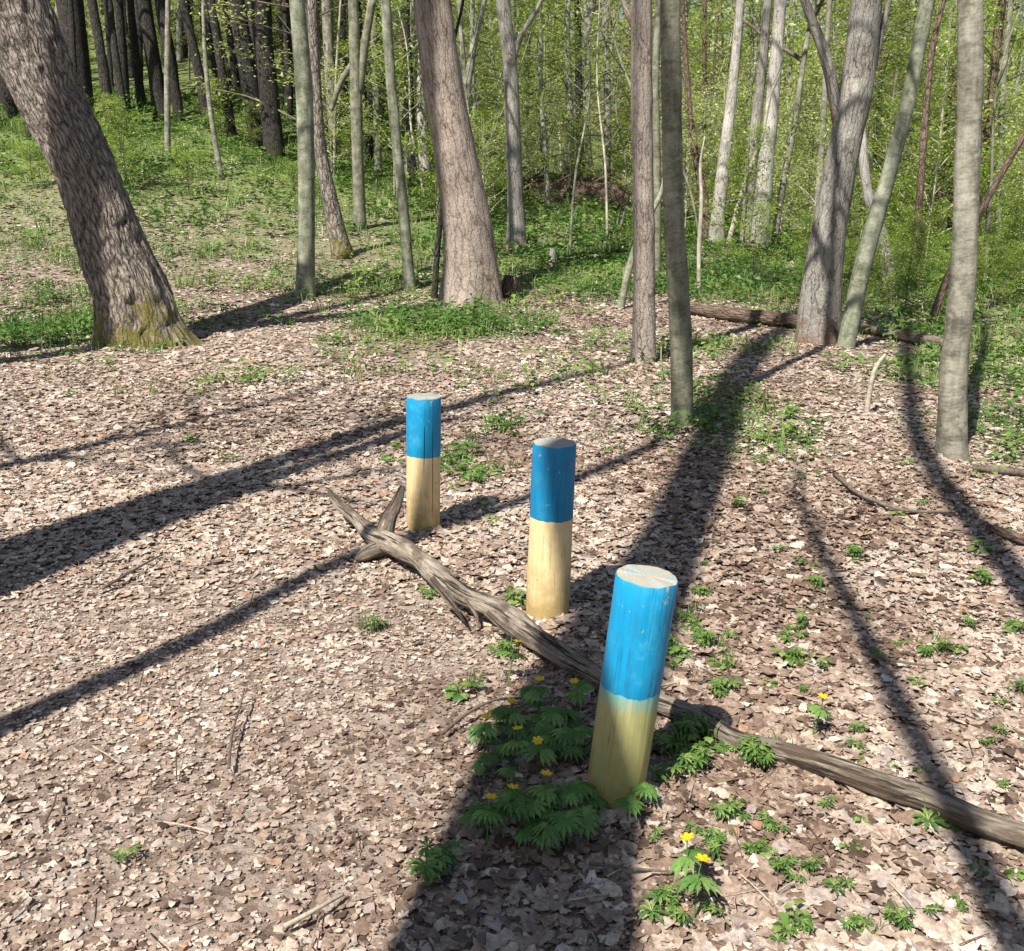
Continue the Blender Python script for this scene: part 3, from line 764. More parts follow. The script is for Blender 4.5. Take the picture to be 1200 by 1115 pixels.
shadow_tree('slim tree beyond the left edge whose shadow reaches the smooth dark tree', (-2.75, .45), [G(0, 855), G(230, 750), G(415, 655), G(600, 594)] + rise(G(780, 513), (.45, -.08), (.9, -.2)), [.075, .06, .055, .05, .05, .05, .04, .02], M['smooth'], crown=None, extra=.5)
shadow_tree('thick tree beyond the left edge whose shadow reaches the rough pinkish tree', (-4.1, .75), [G(0, 650), G(240, 572), G(480, 492), G(600, 460)] + rise(edge_pt((755, 426), (752, 0), .07), (1.2, 0), (3.0, 0)), [.17, .14, .13, .1, .085, .06, .055, .055], M['scaly_slim'], extra=4)
shadow_tree('tree beyond the left edge casting a second broad shadow on the litter', (-3.75, 1.3), [G(0, 682), G(130, 632), G(260, 584), G(360, 548), G(470, 512)], [.18, .17, .15, .12, .08], M['scaly_slim'], extra=.8, dense=2)
shadow_tree('tall tree beyond the left edge shading the leaning tree', (-6.75, 6.1), [np.array([-5.4, 8.3, 0]), np.array([-4.34, 9.97, 0]), np.array([-3.76, 10.95, 0]), np.array([-3.08, 12.1, 0]), np.array([-2.78, 12.7, 0])], [.22, .19, .165, .165, .16, .14], M['ridged'], extra=4)
shadow_tree('tall tree beyond the left edge shading the thick pinkish tree', (-6.95, 6.9), [np.array([-4.62, 10.5, 0]), np.array([-3.5, 11.4, 0]), G(380, 373)] + rise(edge_pt((550, 358), (506, 0), .36), (1.2, .02), (3.2, 0), (4.5, 0)), [.2, .2, .17, .18, .2, .2, .19, .18], M['smooth'], extra=4)
shadow_tree('branchy tree beyond the left edge dappling the litter at mid left', (-5.6, 1.3), [np.array([-4.5, 3.0, 0]), np.array([-3.5, 4.55, 0]), np.array([-2.7, 5.8, 0]), np.array([-2.0, 6.9, 0])], [.13, .11, .09, .06, .04], M['smooth'], extra=1.2, dense=2)
shadow_tree('leaning thick tree behind the viewer casting the broad middle shadow', (-.62, -1.3), [G(600, 1115), G(690, 820), G(786, 640), G(832, 530), G(880, 420), np.array([2.9, 11, 0])], [.27, .25, .22, .155, .155, .16, .14], M['ridged'], sides=20)
shadow_tree('slim leaning tree behind the viewer casting the thin right shadow', (.55, -1.9), [G(1195, 1115), G(1090, 900), G(1040, 800), G(1000, 720), G(960, 640), G(935, 560)], [.06, .05, .045, .045, .04, .035, .02], M['smooth'], crown=None, extra=.5)
shadow_tree('slim leaning tree behind the viewer shading the litter left of the pale smooth tree', (.9, -1.6), [G(1205, 700), G(1150, 625), G(1108, 575), G(1078, 520), G(1066, 450), G(1070, 388)], [.085, .075, .075, .075, .075, .07, .06], M['smooth'], crown=None, extra=.6)

# ------------------------------------------------------------------ unnamed trees and shrubs filling the wood
def proto_tree(name, label, mat, crown, h, r, seed):
    root = empty(name, (0, 0, 0), label, 'tree')
    mb = MB(); rr = np.random.default_rng(seed)
    pts = [np.array([0, 0, -.2])] + [np.array([rr.normal() * .02 * k, rr.normal() * .02 * k, h * k / 6]) for k in range(1, 7)]
    tube(mb, pts, [r * (1 - .13 * k) for k in range(7)], 9, 36, 0, None, .4, .25, 5, seed, wob=.12)
    mb.obj('trunk', mat, root)
    link_mesh('crown', CROWN[crown][seed % 3], root, (0, 0, h * (.06 if crown != 'bare' else .55)), (0, 0, seed), h / 11)
    return root, kids_of(root)
PT = [proto_tree('forest_tree', 'slim tree with sparse fresh green leaves far back in the wood', M['smooth'], 'leafy', 11, .10, 1),
      proto_tree('forest_tree', 'slim pale barked tree with thin yellow green leaves far back in the wood', M['smooth_pale'], 'pale', 12, .11, 2),
      proto_tree('forest_tree', 'slim brown barked tree with thin green leaves far back in the wood', M['brown'], 'leafy', 12, .12, 3),
      proto_tree('forest_tree', 'grey rough barked tree with thin pale leaves far back in the wood', M['scaly_grey'], 'pale', 13, .14, 4)]
for p, _ in PT: p['group'] = 'slim trees far back in the wood'
random.seed(11)
first = [True] * 4
placed = []
cnt = 0
tries = 0
while cnt < 95 and tries < 4000:
    tries += 1
    y = random.uniform(25, 62); u = random.uniform(-.62, .62); x = u * y
    if any((x - a) ** 2 + (y - b) ** 2 < 1.6 for a, b in placed): continue
    if y < 36 and -.46 < u < -.2: continue
    if y < 33 and .19 < u < .31: continue
    placed.append((x, y)); k = random.randrange(4)
    s = random.uniform(.75, 1.2); loc = (x, y, tz(x, y)); rot = (random.gauss(0, .05), random.gauss(0, .06), random.uniform(0, 6.28))
    if first[k]:
        PT[k][0].location = loc; PT[k][0].rotation_euler = rot; PT[k][0].scale = (s,) * 3; first[k] = False
    else: copy_tree(PT[k][0], PT[k][1], loc, rot, s)
    cnt += 1

# the stand of dark trunks up the left slope
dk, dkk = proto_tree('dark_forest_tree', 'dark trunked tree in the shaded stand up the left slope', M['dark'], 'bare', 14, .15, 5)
dk['group'] = 'dark trunks up the left slope'
random.seed(21); dn = []
tries = 0
while len(dn) < 84 and tries < 4000:
    tries += 1
    y = random.uniform(27, 50); u = random.uniform(-.50, -.12); x = u * y
    if any((x - a) ** 2 + (y - b) ** 2 < 1.5 for a, b in dn): continue
    dn.append((x, y)); a_ = ((x, y, tz(x, y)), (random.gauss(0, .04), random.gauss(-.05, .05), random.uniform(0, 6.28)), random.uniform(.55, 1.1))
    if len(dn) == 1: dk.location, dk.rotation_euler, dk.scale = a_[0], a_[1], (a_[2],) * 3
    else: copy_tree(dk, dkk, *a_)
random.seed(12)
def proto_shrub(name, label, seed, h, rad, nb, nleaf, ls, leaf, tw=None):
    mb = crown_mb(seed, h, rad, nb, nleaf, ls, .15, .7, .010 if tw is None else .014, 0, .1)
    for k in range(2):
        tube(mb, [(0, 0, -.05), (.03 * k, .03, h * .5), (.06 * k - .03, -.04, h * 1.02)], [.014, .01, .003], 5, 8, 0, cap=False)
    o = mb.obj(name, [tw or M['twig'], leaf])
    return tag(o, label, 'shrub', 'young shrubs in the undergrowth')
PALE_TW = M['stick_pale']
PS = [proto_shrub('shrub', 'leafy young shrub with fresh green leaves in the undergrowth', 201, 2.2, 1.0, 20, 3200, .055, M['spring']),
      proto_shrub('shrub', 'airy young shrub with pale yellow green leaves in the undergrowth', 202, 3.0, 1.2, 24, 2600, .06, M['pale_leaf'], PALE_TW),
      proto_shrub('shrub', 'low bushy shrub with mid green leaves in the undergrowth', 203, 1.3, .9, 18, 2600, .05, M['spring']),
      proto_shrub('shrub', 'tall thin shrub with scattered green leaves in the undergrowth', 204, 4.2, 1.3, 28, 3600, .06, M['spring'], PALE_TW)]
first = [True] * 4
sp2 = []
cnt = 0
tries = 0
while cnt < 260 and tries < 4000:
    tries += 1
    y = random.uniform(15.5, 48) if cnt < 225 else random.uniform(12.5, 20); u = random.uniform(-.62, .62); x = u * y
    if cnt >= 225 and abs(u) < .3: continue
    if y < 21 and -.3 < u < .1: continue
    if 24 < y < 34 and -.46 < u < -.22 and random.random() < .75: continue
    if u < -.05 and y < 34 and random.random() < .35: continue
    if any((x - a) ** 2 + (y - b) ** 2 < .5 for a, b in sp2): continue
    sp2.append((x, y)); k = random.randrange(4)
    if y < 19: k = random.choice([0, 2])
    front = y < 36 and -.48 < u < -.18
    if front: k = random.choice([0, 2])
    if u < -.12 and y < 21: continue
    s = random.uniform(.6, 1.25) * (.5 if y < 19 else .65 if front else 1); loc = (x, y, tz(x, y)); rot = (0, 0, random.uniform(0, 6.28))
    if first[k]:
        PS[k].location = loc; PS[k].rotation_euler = rot; PS[k].scale = (s,) * 3; first[k] = False
    else:
        c = PS[k].copy(); COL.objects.link(c); c.location = loc; c.rotation_euler = rot; c.scale = (s,) * 3
    cnt += 1

# thin bare stems leaning every way in the undergrowth
def proto_stem(seed):
    r = np.random.default_rng(seed); mb = MB(); h = 5.5
    C, _, _ = tube(mb, [(0, 0, -.1), (r.normal() * .12, .05, h * .3), (r.normal() * .35, 0, h * .65), (r.normal() * .8, 0, h)], [.034, .028, .02, .006], 6, 24, 0, wob=.1, cap=False)
    for k in range(7):
        p = C[r.integers(8, 22)]; a = r.uniform(0, 6.28); l_ = r.uniform(.4, 1.3)
        tube(mb, [p, p + [math.cos(a) * l_ * .5, math.sin(a) * l_ * .5, l_ * .3], p + [math.cos(a) * l_, math.sin(a) * l_, l_ * .8]], [.012, .008, .003], 4, 6, 0, cap=False)
    o = mb.obj('thin_sapling', [M['stick_pale'], M['smooth'], M['smooth_dark']][seed % 3])
    return tag(o, ['thin pale leafless sapling among the green undergrowth', 'thin grey green leafless sapling among the green undergrowth', 'thin dark leafless sapling among the green undergrowth'][seed % 3], 'sapling', 'leafless saplings in the undergrowth')
ST = [proto_stem(600 + k) for k in range(6)]
random.seed(13)
for k in range(40):
    y = random.uniform(15, 40); u = random.uniform(-.1, .6) if k % 3 else random.uniform(-.6, .2)
    if y < 22 and u < 0: y += 8
    if -.46 < u < -.2: y = random.uniform(36, 44)
    if .19 < u < .31: y = random.uniform(30, 42)
    o = ST[k] if k < 6 else ST[k % 6].copy()
    if k >= 6: COL.objects.link(o)
    o.location = (u * y, y, tz(u * y, y)); o.rotation_euler = (random.gauss(0, .12), random.gauss(0, .2), random.uniform(0, 6.28)); o.scale = (random.uniform(.7, 1.3),) * 3

# far wood closing the view: one mass
fw = MB()
for (n, y0, y1, hh, a0, a1, thr) in ((30000, 40, 58, 5, .09, .2, -.25), (150000, 54, 98, 21, .2, .55, -.8)):
    y = rng.uniform(y0, y1, n); x = rng.uniform(-.66, .66, n) * y
    hz = rng.random(n) ** 1.25 * hh
    cl = fbm(np.stack([x * .25, y * .25, hz * .3], -1), 3, 71)
    k = cl > thr
    x, y, hz = x[k], y[k], hz[k]
    pos = np.stack([x, y, terrain(x, y) + hz], -1)
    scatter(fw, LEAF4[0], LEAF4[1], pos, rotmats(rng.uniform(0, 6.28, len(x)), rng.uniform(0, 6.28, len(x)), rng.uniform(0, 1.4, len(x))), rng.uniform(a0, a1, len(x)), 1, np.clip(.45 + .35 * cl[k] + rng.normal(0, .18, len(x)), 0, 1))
for k in range(240):
    yy = random.uniform(56, 100); xx = random.uniform(-.68, .68) * yy; zz = tz(xx, yy)
    tube(fw, [(xx, yy, zz - .3), (xx + random.gauss(0, .3), yy, zz + 6), (xx + random.gauss(0, .9), yy, zz + 15)], [.16, .12, .05], 6, 8, 0, cap=False)
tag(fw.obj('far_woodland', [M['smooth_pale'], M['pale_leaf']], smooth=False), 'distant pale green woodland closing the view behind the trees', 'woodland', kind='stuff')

# ------------------------------------------------------------------ painted wooden posts
def paint(name, base, dark, worn, streak=.3, dirt=None, blotch=None, fade=None):
    m, t, out = new_mat(name)
    bk = attr(t, 'bk')
    n1 = noise(t, mapping(t, bk, (1, 1, .06)), 60, 5, .6)
    n2 = noise(t, bk, 14, 5, .65)
    c = mix(t, ramp(t, n1, [(.38, (0, 0, 0)), (.62, (streak,) * 3)]), base, dark)
    c = mix(t, ramp(t, n2, [(.52, (0, 0, 0)), (.70, (.55, .55, .55))]), c, worn)
    n5 = noise(t, mapping(t, bk, (1, 1, .3), (7, 7, 7)), 30, 5, .7)
    c = mix(t, ramp(t, n5, [(.52, (0, 0, 0)), (.72, (.5, .5, .5))]), c, tuple(x * .5 + y_ for x, y_ in zip(dark, (.03, .025, .015))))
    sep = t.nodes.new('ShaderNodeSeparateXYZ'); L(t, bk, sep.inputs[0])
    if dirt:
        k = math_(t, 'ADD', math_(t, 'MULTIPLY', math_(t, 'SUBTRACT', 1.0, math_(t, 'DIVIDE', sep.outputs[2], dirt[1])), .5), math_(t, 'SUBTRACT', n2, .5))
        c = mix(t, ramp(t, k, [(.05, (0, 0, 0)), (.42, (.8, .8, .8))]), c, dirt[0])
        sp = noise(t, mapping(t, bk, (1, 1, .5)), 75, 3, .6)
        c = mix(t, ramp(t, sp, [(.66, (0, 0, 0)), (.72, (.6, .6, .6))]), c, dirt[2])
    if blotch:
        n3 = noise(t, mapping(t, bk, (1, 1, .35), (3, 1, 2)), 9, 4, .6)
        c = mix(t, ramp(t, n3, [(.42, (0, 0, 0)), (.62, (.75, .75, .75))]), c, blotch)
    if fade:                                              # thin blue wash running down below the blue coat
        k = math_(t, 'ADD', math_(t, 'MULTIPLY', math_(t, 'SUBTRACT', sep.outputs[2], fade[0] - .06), 15), math_(t, 'MULTIPLY', math_(t, 'SUBTRACT', n1, .5), 1.5))
        c = mix(t, ramp(t, k, [(.2, (0, 0, 0)), (.95, (.8, .8, .8))]), c, fade[1])
    grain = noise(t, mapping(t, bk, (1, 1, .03), (2, 5, 3)), 190, 3, .6)
    c = mix(t, ramp(t, grain, [(.56, (0, 0, 0)), (.70, (.6, .6, .6))]), c, tuple(x * .5 for x in dark))
    cr = noise(t, mapping(t, bk, (1, 1, .018), (5.3, 2.6, 0)), 85, 2, .5)
    crack = ramp(t, cr, [(.732, (0, 0, 0)), (.738, (1, 1, 1))])
    c = mix(t, crack, c, tuple(x * .18 for x in dark))
    chip = noise(t, mapping(t, bk, (1, 1, .6), (1, 6, 2)), 38, 5, .7)
    lift = math_(t, 'MULTIPLY', math_(t, 'SUBTRACT', sep.outputs[2], .45), 1.1, True)
    c = mix(t, ramp(t, math_(t, 'ADD', chip, math_(t, 'MULTIPLY', lift, lift)), [(.655, (0, 0, 0)), (.675, (.85, .85, .85))]), c, (.40, .36, .24))
    h = math_(t, 'SUBTRACT', math_(t, 'MULTIPLY', n1, .4), crack)
    princ(t, out, c, ramp(t, n2, [(.3, (.42, .42, .42)), (.7, (.7, .7, .7))]), h, .65, .008, .35)
    return m
M['blue'] = paint('blue_paint', (.004, .25, .47), (.003, .175, .36), (.06, .37, .56))
M['blue_dull'] = paint('blue_paint_dull', (.004, .19, .38), (.003, .135, .29), (.03, .26, .42))
M['cream'] = paint('cream_paint', (.69, .53, .28), (.52, .39, .20), (.76, .64, .42), .4, ((.30, .21, .07), .24, (.12, .09, .05)))
CREAM_GREEN = lambda z: paint('cream_paint_algae', (.48, .41, .21), (.30, .25, .11), (.56, .49, .30), .6, ((.30, .19, .05), .30, (.07, .055, .025)), (.27, .29, .11), (z, (.10, .36, .38)))
def cut_mat():
    m, t, out = new_mat('cut_wood')
    bk = attr(t, 'bk')
    w = N(t, 'ShaderNodeTexWave'); w.wave_type = 'RINGS'; w.rings_direction = 'Z'; w.inputs['Scale'].default_value = 28; w.inputs['Distortion'].default_value = 2.5; w.inputs['Detail'].default_value = 3
    L(t, bk, w.inputs['Vector'])
    c = ramp(t, w.outputs[0], [(.1, (.36, .29, .20)), (.8, (.42, .35, .25))])
    n = noise(t, bk, 26, 4, .65)
    c = mix(t, ramp(t, n, [(.42, (0, 0, 0)), (.56, (.6, .6, .6))]), c, (.20, .34, .38))
    princ(t, out, c, .85, n, .4, .005)
    return m
M['cut'] = cut_mat()
M['crack'] = new_mat('old_crack')[0]
t_ = M['crack'].node_tree; princ(t_, t_.nodes[0], (.012, .014, .016), .9)

def post(label, base_px, top_px, w_base, w_top, split_px, blue, cream, seed, ragged):
    b = gnd(*base_px); b[2] = tz(b[0], b[1])
    # the top: along the ray through top_px at the height that gives the photographed length
    d = ray(*top_px)
    tt = (b[1] + .0) / d[1]
    top = CAMP + d * tt
    H = top[2] - b[2]; lean = top - b
    r0 = w_base / 2 / ppm(b); r1 = w_top / 2 / ppm(top)
    s_ = (CAMP + ray(*split_px) * (b[1] / ray(*split_px)[1]))
    fs = (s_[2] - b[2]) / H
    root = empty('painted_post', tuple(b), label, 'post', 'row of painted wooden posts')
    n = 96; th = np.linspace(0, 2 * np.pi, n, endpoint=False)
    ax = lean / np.linalg.norm(lean); L_ = np.linalg.norm(lean)
    U = np.cross(ax, [0, 1, 0]); U /= np.linalg.norm(U); V = np.cross(ax, U)
    def ring(f, k=1.0, extra=0.0):
        f = np.broadcast_to(f, th.shape)
        rr = (r0 * (1 - f) + r1 * f) * k
        bumps = 1 + .014 * vnoise(np.stack([np.cos(th) * 2 + seed, np.sin(th) * 2, f * 4], -1), seed) + .008 * vnoise(np.stack([np.cos(th) * 9 + seed, np.sin(th) * 9, f * 2], -1), seed + 1)
        rr = rr * bumps + extra
        P = ax[None] * (f * L_)[:, None] + rr[:, None] * (np.cos(th)[:, None] * U + np.sin(th)[:, None] * V)
        bk = np.stack([np.cos(th) * r0 + seed, np.sin(th) * r0, f * L_], -1)
        return P, bk
    def skin(mb, fr, ks=None, extra=0.0):
        Ps, Bs = zip(*[ring(f, 1 if ks is None else k, extra) for f, k in zip(fr, ks or [1] * len(fr))])
        m_ = len(fr); ii = np.arange(m_ - 1)[:, None] * n; jj = np.arange(n)[None]; jn = (jj + 1) % n
        mb.add(np.concatenate(Ps), np.stack([ii + jj, ii + jn, ii + jn + n, ii + jj + n], -1).reshape(-1, 4), 0, np.concatenate(Bs))
    edge = fs + ragged * .5 * (vnoise(np.stack([np.cos(th) * 3 + seed, np.sin(th) * 3, th * 0], -1), seed + 4) + .8 * vnoise(np.stack([np.cos(th) * 11 + seed, np.sin(th) * 11, th * 0], -1), seed + 5)) + .004 * np.cos(th - 1)
    lo = MB(); skin(lo, [np.full(n, -.12), np.full(n, 0.)] + [np.full(n, fs * k) for k in (.2, .4, .6, .8)] + [edge])
    lo.obj('cream_section', cream(fs * L_) if callable(cream) else cream, root)
    up = MB(); top_e = .988 + .004 * vnoise(np.stack([np.cos(th) * 4, np.sin(th) * 4, th * 0 + seed], -1), seed)
    skin(up, [edge, edge + .002] + [edge * (1 - k) + top_e * k for k in (.25, .5, .75)] + [top_e, top_e + .008], [1.0, 1.004, 1.004, 1.004, 1.004, 1.002, .965])
    up.obj('blue_section', blue, root)
    cp = MB(); Pt, _ = ring(top_e + .008, .965)
    c0 = Pt.mean(0)
    rings = [c0 + (Pt - c0) * k + ax * (.002 * (1 - k) + .0015 * vnoise(np.stack([np.cos(th) * 3 * k, np.sin(th) * 3 * k, th * 0], -1), seed))[:, None] * (k < .99) for k in (1, .75, .5, .25)]
    P = np.vstack(rings + [c0[None] + ax * .002]); bk = np.stack([(P - c0) @ U + .02, (P - c0) @ V + .01, P[:, 0] * 0], -1)
    ii = np.arange(3)[:, None] * n; jj = np.arange(n)[None]; jn = (jj + 1) % n
    cp.add(P, [np.stack([ii + jj, ii + jn, ii + jn + n, ii + jj + n], -1).reshape(-1, 4), np.stack([3 * n + jj[0], 3 * n + jn[0], np.full(n, 4 * n)], -1)], 0, bk)
    cp.obj('cut_top', M['cut'], root)
    return root, (ax, U, V, L_, r0, r1)
post('nearest painted post, leaning right, blue above greenish cream, beside yellow anemones', (719, 937), (758.5, 674), 67, 73.5, (739, 803), M['blue'], CREAM_GREEN, 1, .013)
post('middle painted post, duller blue above clean cream, behind the fallen branch', (641, 722), (650, 518), 50.5, 51, (645, 605), M['blue_dull'], M['cream'], 2, .006)
post('farthest painted post with chipped blue top, beside the forked end of the fallen branch', (496, 622), (496.5, 464), 38.7, 41, (497, 533), M['blue'], M['cream'], 3, .004)

# ------------------------------------------------------------------ fallen branch
def on_ground(a, b, lift):
    d = ray(a, b); t = np.linspace(.5, 60, 9000); P = CAMP + d * t[:, None]
    i = int(np.argmax(P[:, 2] < terrain(P[:, 0], P[:, 1]) + lift)); return P[i]
def wood_disp(seed):
    def d(bk):
        rg = 1 - 2 * np.abs(vnoise(bk * np.array([48, 48, 3.5]) + seed, seed + 3))
        return .12 * vnoise(bk * np.array([28, 28, 5]) + seed, seed) + .11 * rg + .11 * vnoise(bk * np.array([9, 9, 9]) + seed, seed + 2)
    return d
def fallen(name, label, cat, px, mat, lift_k=1.0, sides=24, rings=120, parts=(), seed=1):
    P, Rd = [], []
    for (a, b, w, lift) in px:
        q = on_ground(a, b, .02 + lift); r = w / 2 / ppm(q); P.append(q); Rd.append(r)
    P = np.array(P); o = P[len(P) // 2].copy(); o[2] = tz(o[0], o[1])
    root = empty(name, tuple(o), label, cat)
    mb = MB(); tube(mb, P - o, Rd, sides, rings, 0, wood_disp(seed), seed=seed); mb.obj('stem', mat, root)
    for (nm, pl, rr, off) in parts:
        lb = MB(); Q = []
        for (a, b, dy, *_ ) in pl:
            Q.append(at(a, b, dy) - o)
        tube(lb, Q, [w / 2 / ppm(Q[0] + o) for w in rr], 14, 26, 0, wood_disp(seed + 5), seed=seed); lb.obj(nm, mat, root)
    return root
yF = on_ground(432, 640, .06)[1]
y5 = on_ground(540, 712, .06)[1]; y6 = on_ground(590, 738, .06)[1]
fallen('fallen_branch', 'long fallen grey branch with a forked broken end lying across the litter past the posts', 'branch',
       [(1330, 1026, 28, .03), (1200, 981, 29, .03), (1144, 963, 30, .03), (1087, 937, 30, .03), (1031, 919, 28, .03), (975, 899, 26, .03), (919, 882, 22, .02), (862, 866, 20, .02), (822, 842, 22, .03), (770, 822, 20.6, .03), (700, 791, 20.6, .03), (660, 768, 24.9, .04), (620, 742, 27.5, .05), (585, 716, 24.1, .06), (548, 700, 23.2, .06), (515, 676, 22.4, .07), (485, 652, 23.2, .08), (460, 638, 24, .07), (440, 629, 21, .06), (424, 615, 16, .06), (410, 602, 13, .07), (398, 592, 11, .09), (385, 574, 4, .13)],
       M['deadwood'], sides=40, rings=340, parts=[('stub', [(456, 642, yF), (436, 646, yF - .03), (424, 652, yF - .05), (416, 656, yF - .06)], [20, 17, 12, 4], 0),
                             ('fork', [(446, 648, yF), (450, 628, yF + .03), (456, 608, yF + .08), (464, 592, yF + .1), (472, 570, yF + .14)], [24, 21, 17, 15, 6], 0),
                             ('splinter', [(505, 678, y5), (528, 706, y5 - .04), (545, 730, y5 - .1)], [11, 7, 2], 0),
                             ('splinter', [(545, 702, y5), (558, 722, y5 - .05), (562, 738, y5 - .08)], [5, 4, 1.5], 0),
                             ('splinter', [(570, 718, y6), (600, 744, y6 - .04), (622, 756, y6 - .05)], [9, 6, 2], 0),
                             ('splinter', [(640, 760, y6 - .1), (668, 786, y6 - .16), (690, 800, y6 - .18)], [9, 6, 2], 0)])
fallen('fallen_log', 'reddish brown fallen log lying between the smooth dark tree and the thick grey tree', 'log', [(800, 360, 12, .06), (840, 366, 15, .07), (880, 371, 16, .08), (940, 377, 14, .08)], M['brown'], sides=16, rings=50, seed=4)
fallen('fallen_log', 'pale fallen log with a raised end right of the thick grey tree', 'log', [(985, 380, 9, .05), (1030, 388, 11, .05), (1085, 398, 12, .06), (1130, 408, 10, .08)], M['deadwood'], sides=14, rings=40, seed=5)
fallen('fallen_log', 'short rotten log across the litter at the right edge', 'log', [(1158, 617, 8, .01), (1185, 628, 11, .02), (1240, 645, 12, .02)], M['brown'], sides=12, rings=30, seed=6)
fallen('fallen_log', 'dark log lying in the litter right of the pale smooth tree', 'log', [(1140, 548, 8, .02), (1180, 552, 9, .02), (1240, 560, 9, .02)], M['twig'], sides=12, rings=30, seed=7)
def twig(label, px, mat, w):
    P = np.array([on_ground(a, b, .03 + (l or 0)) for a, b, l in px]); o = P[0].copy()
    mb = MB(); tube(mb, P - o, [w * (1 - .5 * k / len(P)) / 2 / ppm(P[0]) for k in range(len(P))], 6, 24, 0, wob=.15, seed=len(label))
    tag(mb.obj('twig', mat, None, loc=tuple(o)), label, 'twig')
twig('thin dark twig standing up from litter at lower left', [(268, 900, 0), (272, 860, .01), (282, 825, .02), (286, 808, .03)], M['twig'], 4)
twig('pale stripped stick at the bottom of the trodden litter', [(333, 1086, 0), (370, 1066, .01), (402, 1048, 0)], M['stick_pale'], 7)
twig('long thin curved twig left of the yellow anemones', [(520, 858, 0), (545, 838, .01), (575, 822, .02), (612, 818, 0)], M['twig'], 5)
twig('long thin twig across the litter left of the pale smooth tree', [(978, 556, 0), (1020, 585, .01), (1060, 598, .01), (1115, 600, 0)], M['twig'], 5)
twig('thin brown twig in the shade below the nearest post', [(690, 1012, 0), (740, 1018, .01), (790, 1022, 0)], M['twig'], 4)
twig('thin brown twig in the sun left of the farthest post', [(120, 690, 0), (150, 672, .01), (190, 650, 0)], M['twig'], 4)
twig('dark twig lying right of the long branch near the thin shadow', [(1010, 765, 0), (1050, 775, .01), (1085, 780, 0)], M['twig'], 4)
twig('fine dark twig on the trodden litter near the left edge', [(52, 965, 0), (62, 945, .01), (66, 930, 0)], M['twig'], 3.5)
b0 = gnd(1015, 486)
mb = MB(); tube(mb, [at(1015, 488, b0[1]) - b0, at(1020, 455, b0[1]) - b0, at(1027, 430, b0[1]) - b0, at(1038, 415, b0[1]) - b0], [.02, .018, .016, .010], 8, 20, 0)
tag(mb.obj('bare_stick', M['stick_pale'], None, loc=tuple(b0)), 'pale bent stick poking up left of the pale smooth tree', 'stick')
def stump(label, px, py, w, hpx, mat, seed):
    b = gnd(px, py); s = ppm(b); r = w / 2 / s; h = hpx / s
    root = empty('stump', tuple(b), label, 'stump')
    mb = MB(); tube(mb, [(0, 0, -.1), (0, 0, h * .5), (.02, 0, h)], [r, r * .9, r * .8], 20, 18, 0, wood_disp(seed), .4, .12, 4, seed, cap=False); mb.obj('bark', mat, root)
    n = 20; th = np.linspace(0, 6.283, n, endpoint=False); c = MB()
    c.add(np.vstack([np.stack([np.cos(th) * r * .8 + .02, np.sin(th) * r * .8, h - .015 + .025 * rng.normal(size=n)], -1), [[.02, 0, h - .03]]]), np.stack([np.arange(n), (np.arange(n) + 1) % n, np.full(n, n)], -1), 0)
    c.obj('cut_top', M['deadwood'], root)
stump('old broken stump touching the right foot of the thick pinkish tree', 598, 352, 20, 28, M['brown'], 3)
stump('small pale stump in green herbs right of the grey rough barked tree', 647, 312, 8, 20, M['pale'], 4)
# uprooted mound far back
b = gnd(668, 236)
mb = MB(); n = 26; m_ = 12
th = np.linspace(0, 6.283, n, endpoint=False); V_ = [];
for k in range(m_):
    f = k / (m_ - 1); rr = 1.5 * math.cos(f * 1.5) + .03
    V_.append(np.stack([rr * np.cos(th) * 1.2, rr * np.sin(th) * .5, np.full(n, math.sin(f * 1.5) * .75 - .1)], -1))
V_ = np.vstack(V_); V_ = V_ * (1 + .22 * fbm(V_ * 2.2, 3, 5))[:, None]
ii = np.arange(m_ - 1)[:, None] * n; jj = np.arange(n)[None]; jn = (jj + 1) % n
mb.add(V_, np.stack([ii + jj, ii + jn, ii + jn + n, ii + jj + n], -1).reshape(-1, 4), 0)
for k in range(9):
    a = random.uniform(0, 6.28); tube(mb, [(math.cos(a) * .6, -.3, .4), (math.cos(a) * 1.2, -.5, .7), (math.cos(a) * 1.8, -.6, .6 + random.uniform(-.3, .7))], [.05, .03, .01], 5, 8, 0, cap=False)
tag(mb.obj('root_mound', M['brown'], None, loc=tuple(b)), 'brown mound of uprooted earth and roots far back in the green herbs', 'root mound')

# ------------------------------------------------------------------ anemones and sprouts
def lobed_leaf(mb, base, ang, ln, elev, mat=0, lobes=3, rn=.5, w=.2):
    """a palmate leaf: pointed toothed leaflets fanning out from one point"""
    for k in range(lobes):
        a = ang + (k - (lobes - 1) / 2) * (1.5 / max(lobes - 1, 1))
        l_ = ln * (1 - .14 * abs(k - (lobes - 1) / 2))
        ts = [0, .28, .45, .56, .72, .80, 1.0]; ws = [.06, .45, 1, .6, 1.05, .5, .04]
        d = np.array([math.cos(a), math.sin(a), 0]); s = np.array([-d[1], d[0], 0]); vs = []
        for t, ww in zip(ts, ws):
            z = elev * t * l_ - .55 * t * t * l_
            c = np.array(base) + d * t * l_ + [0, 0, z]
            vs += [c - s * ww * w * l_ + [0, 0, .05 * l_ * ww], c, c + s * ww * w * l_ + [0, 0, .05 * l_ * ww]]
        f = np.array([[r * 3 + q, r * 3 + q + 3, r * 3 + q + 4, r * 3 + q + 1] for r in range(6) for q in (0, 1)])
        mb.add(np.array(vs), f, mat, None, rn)
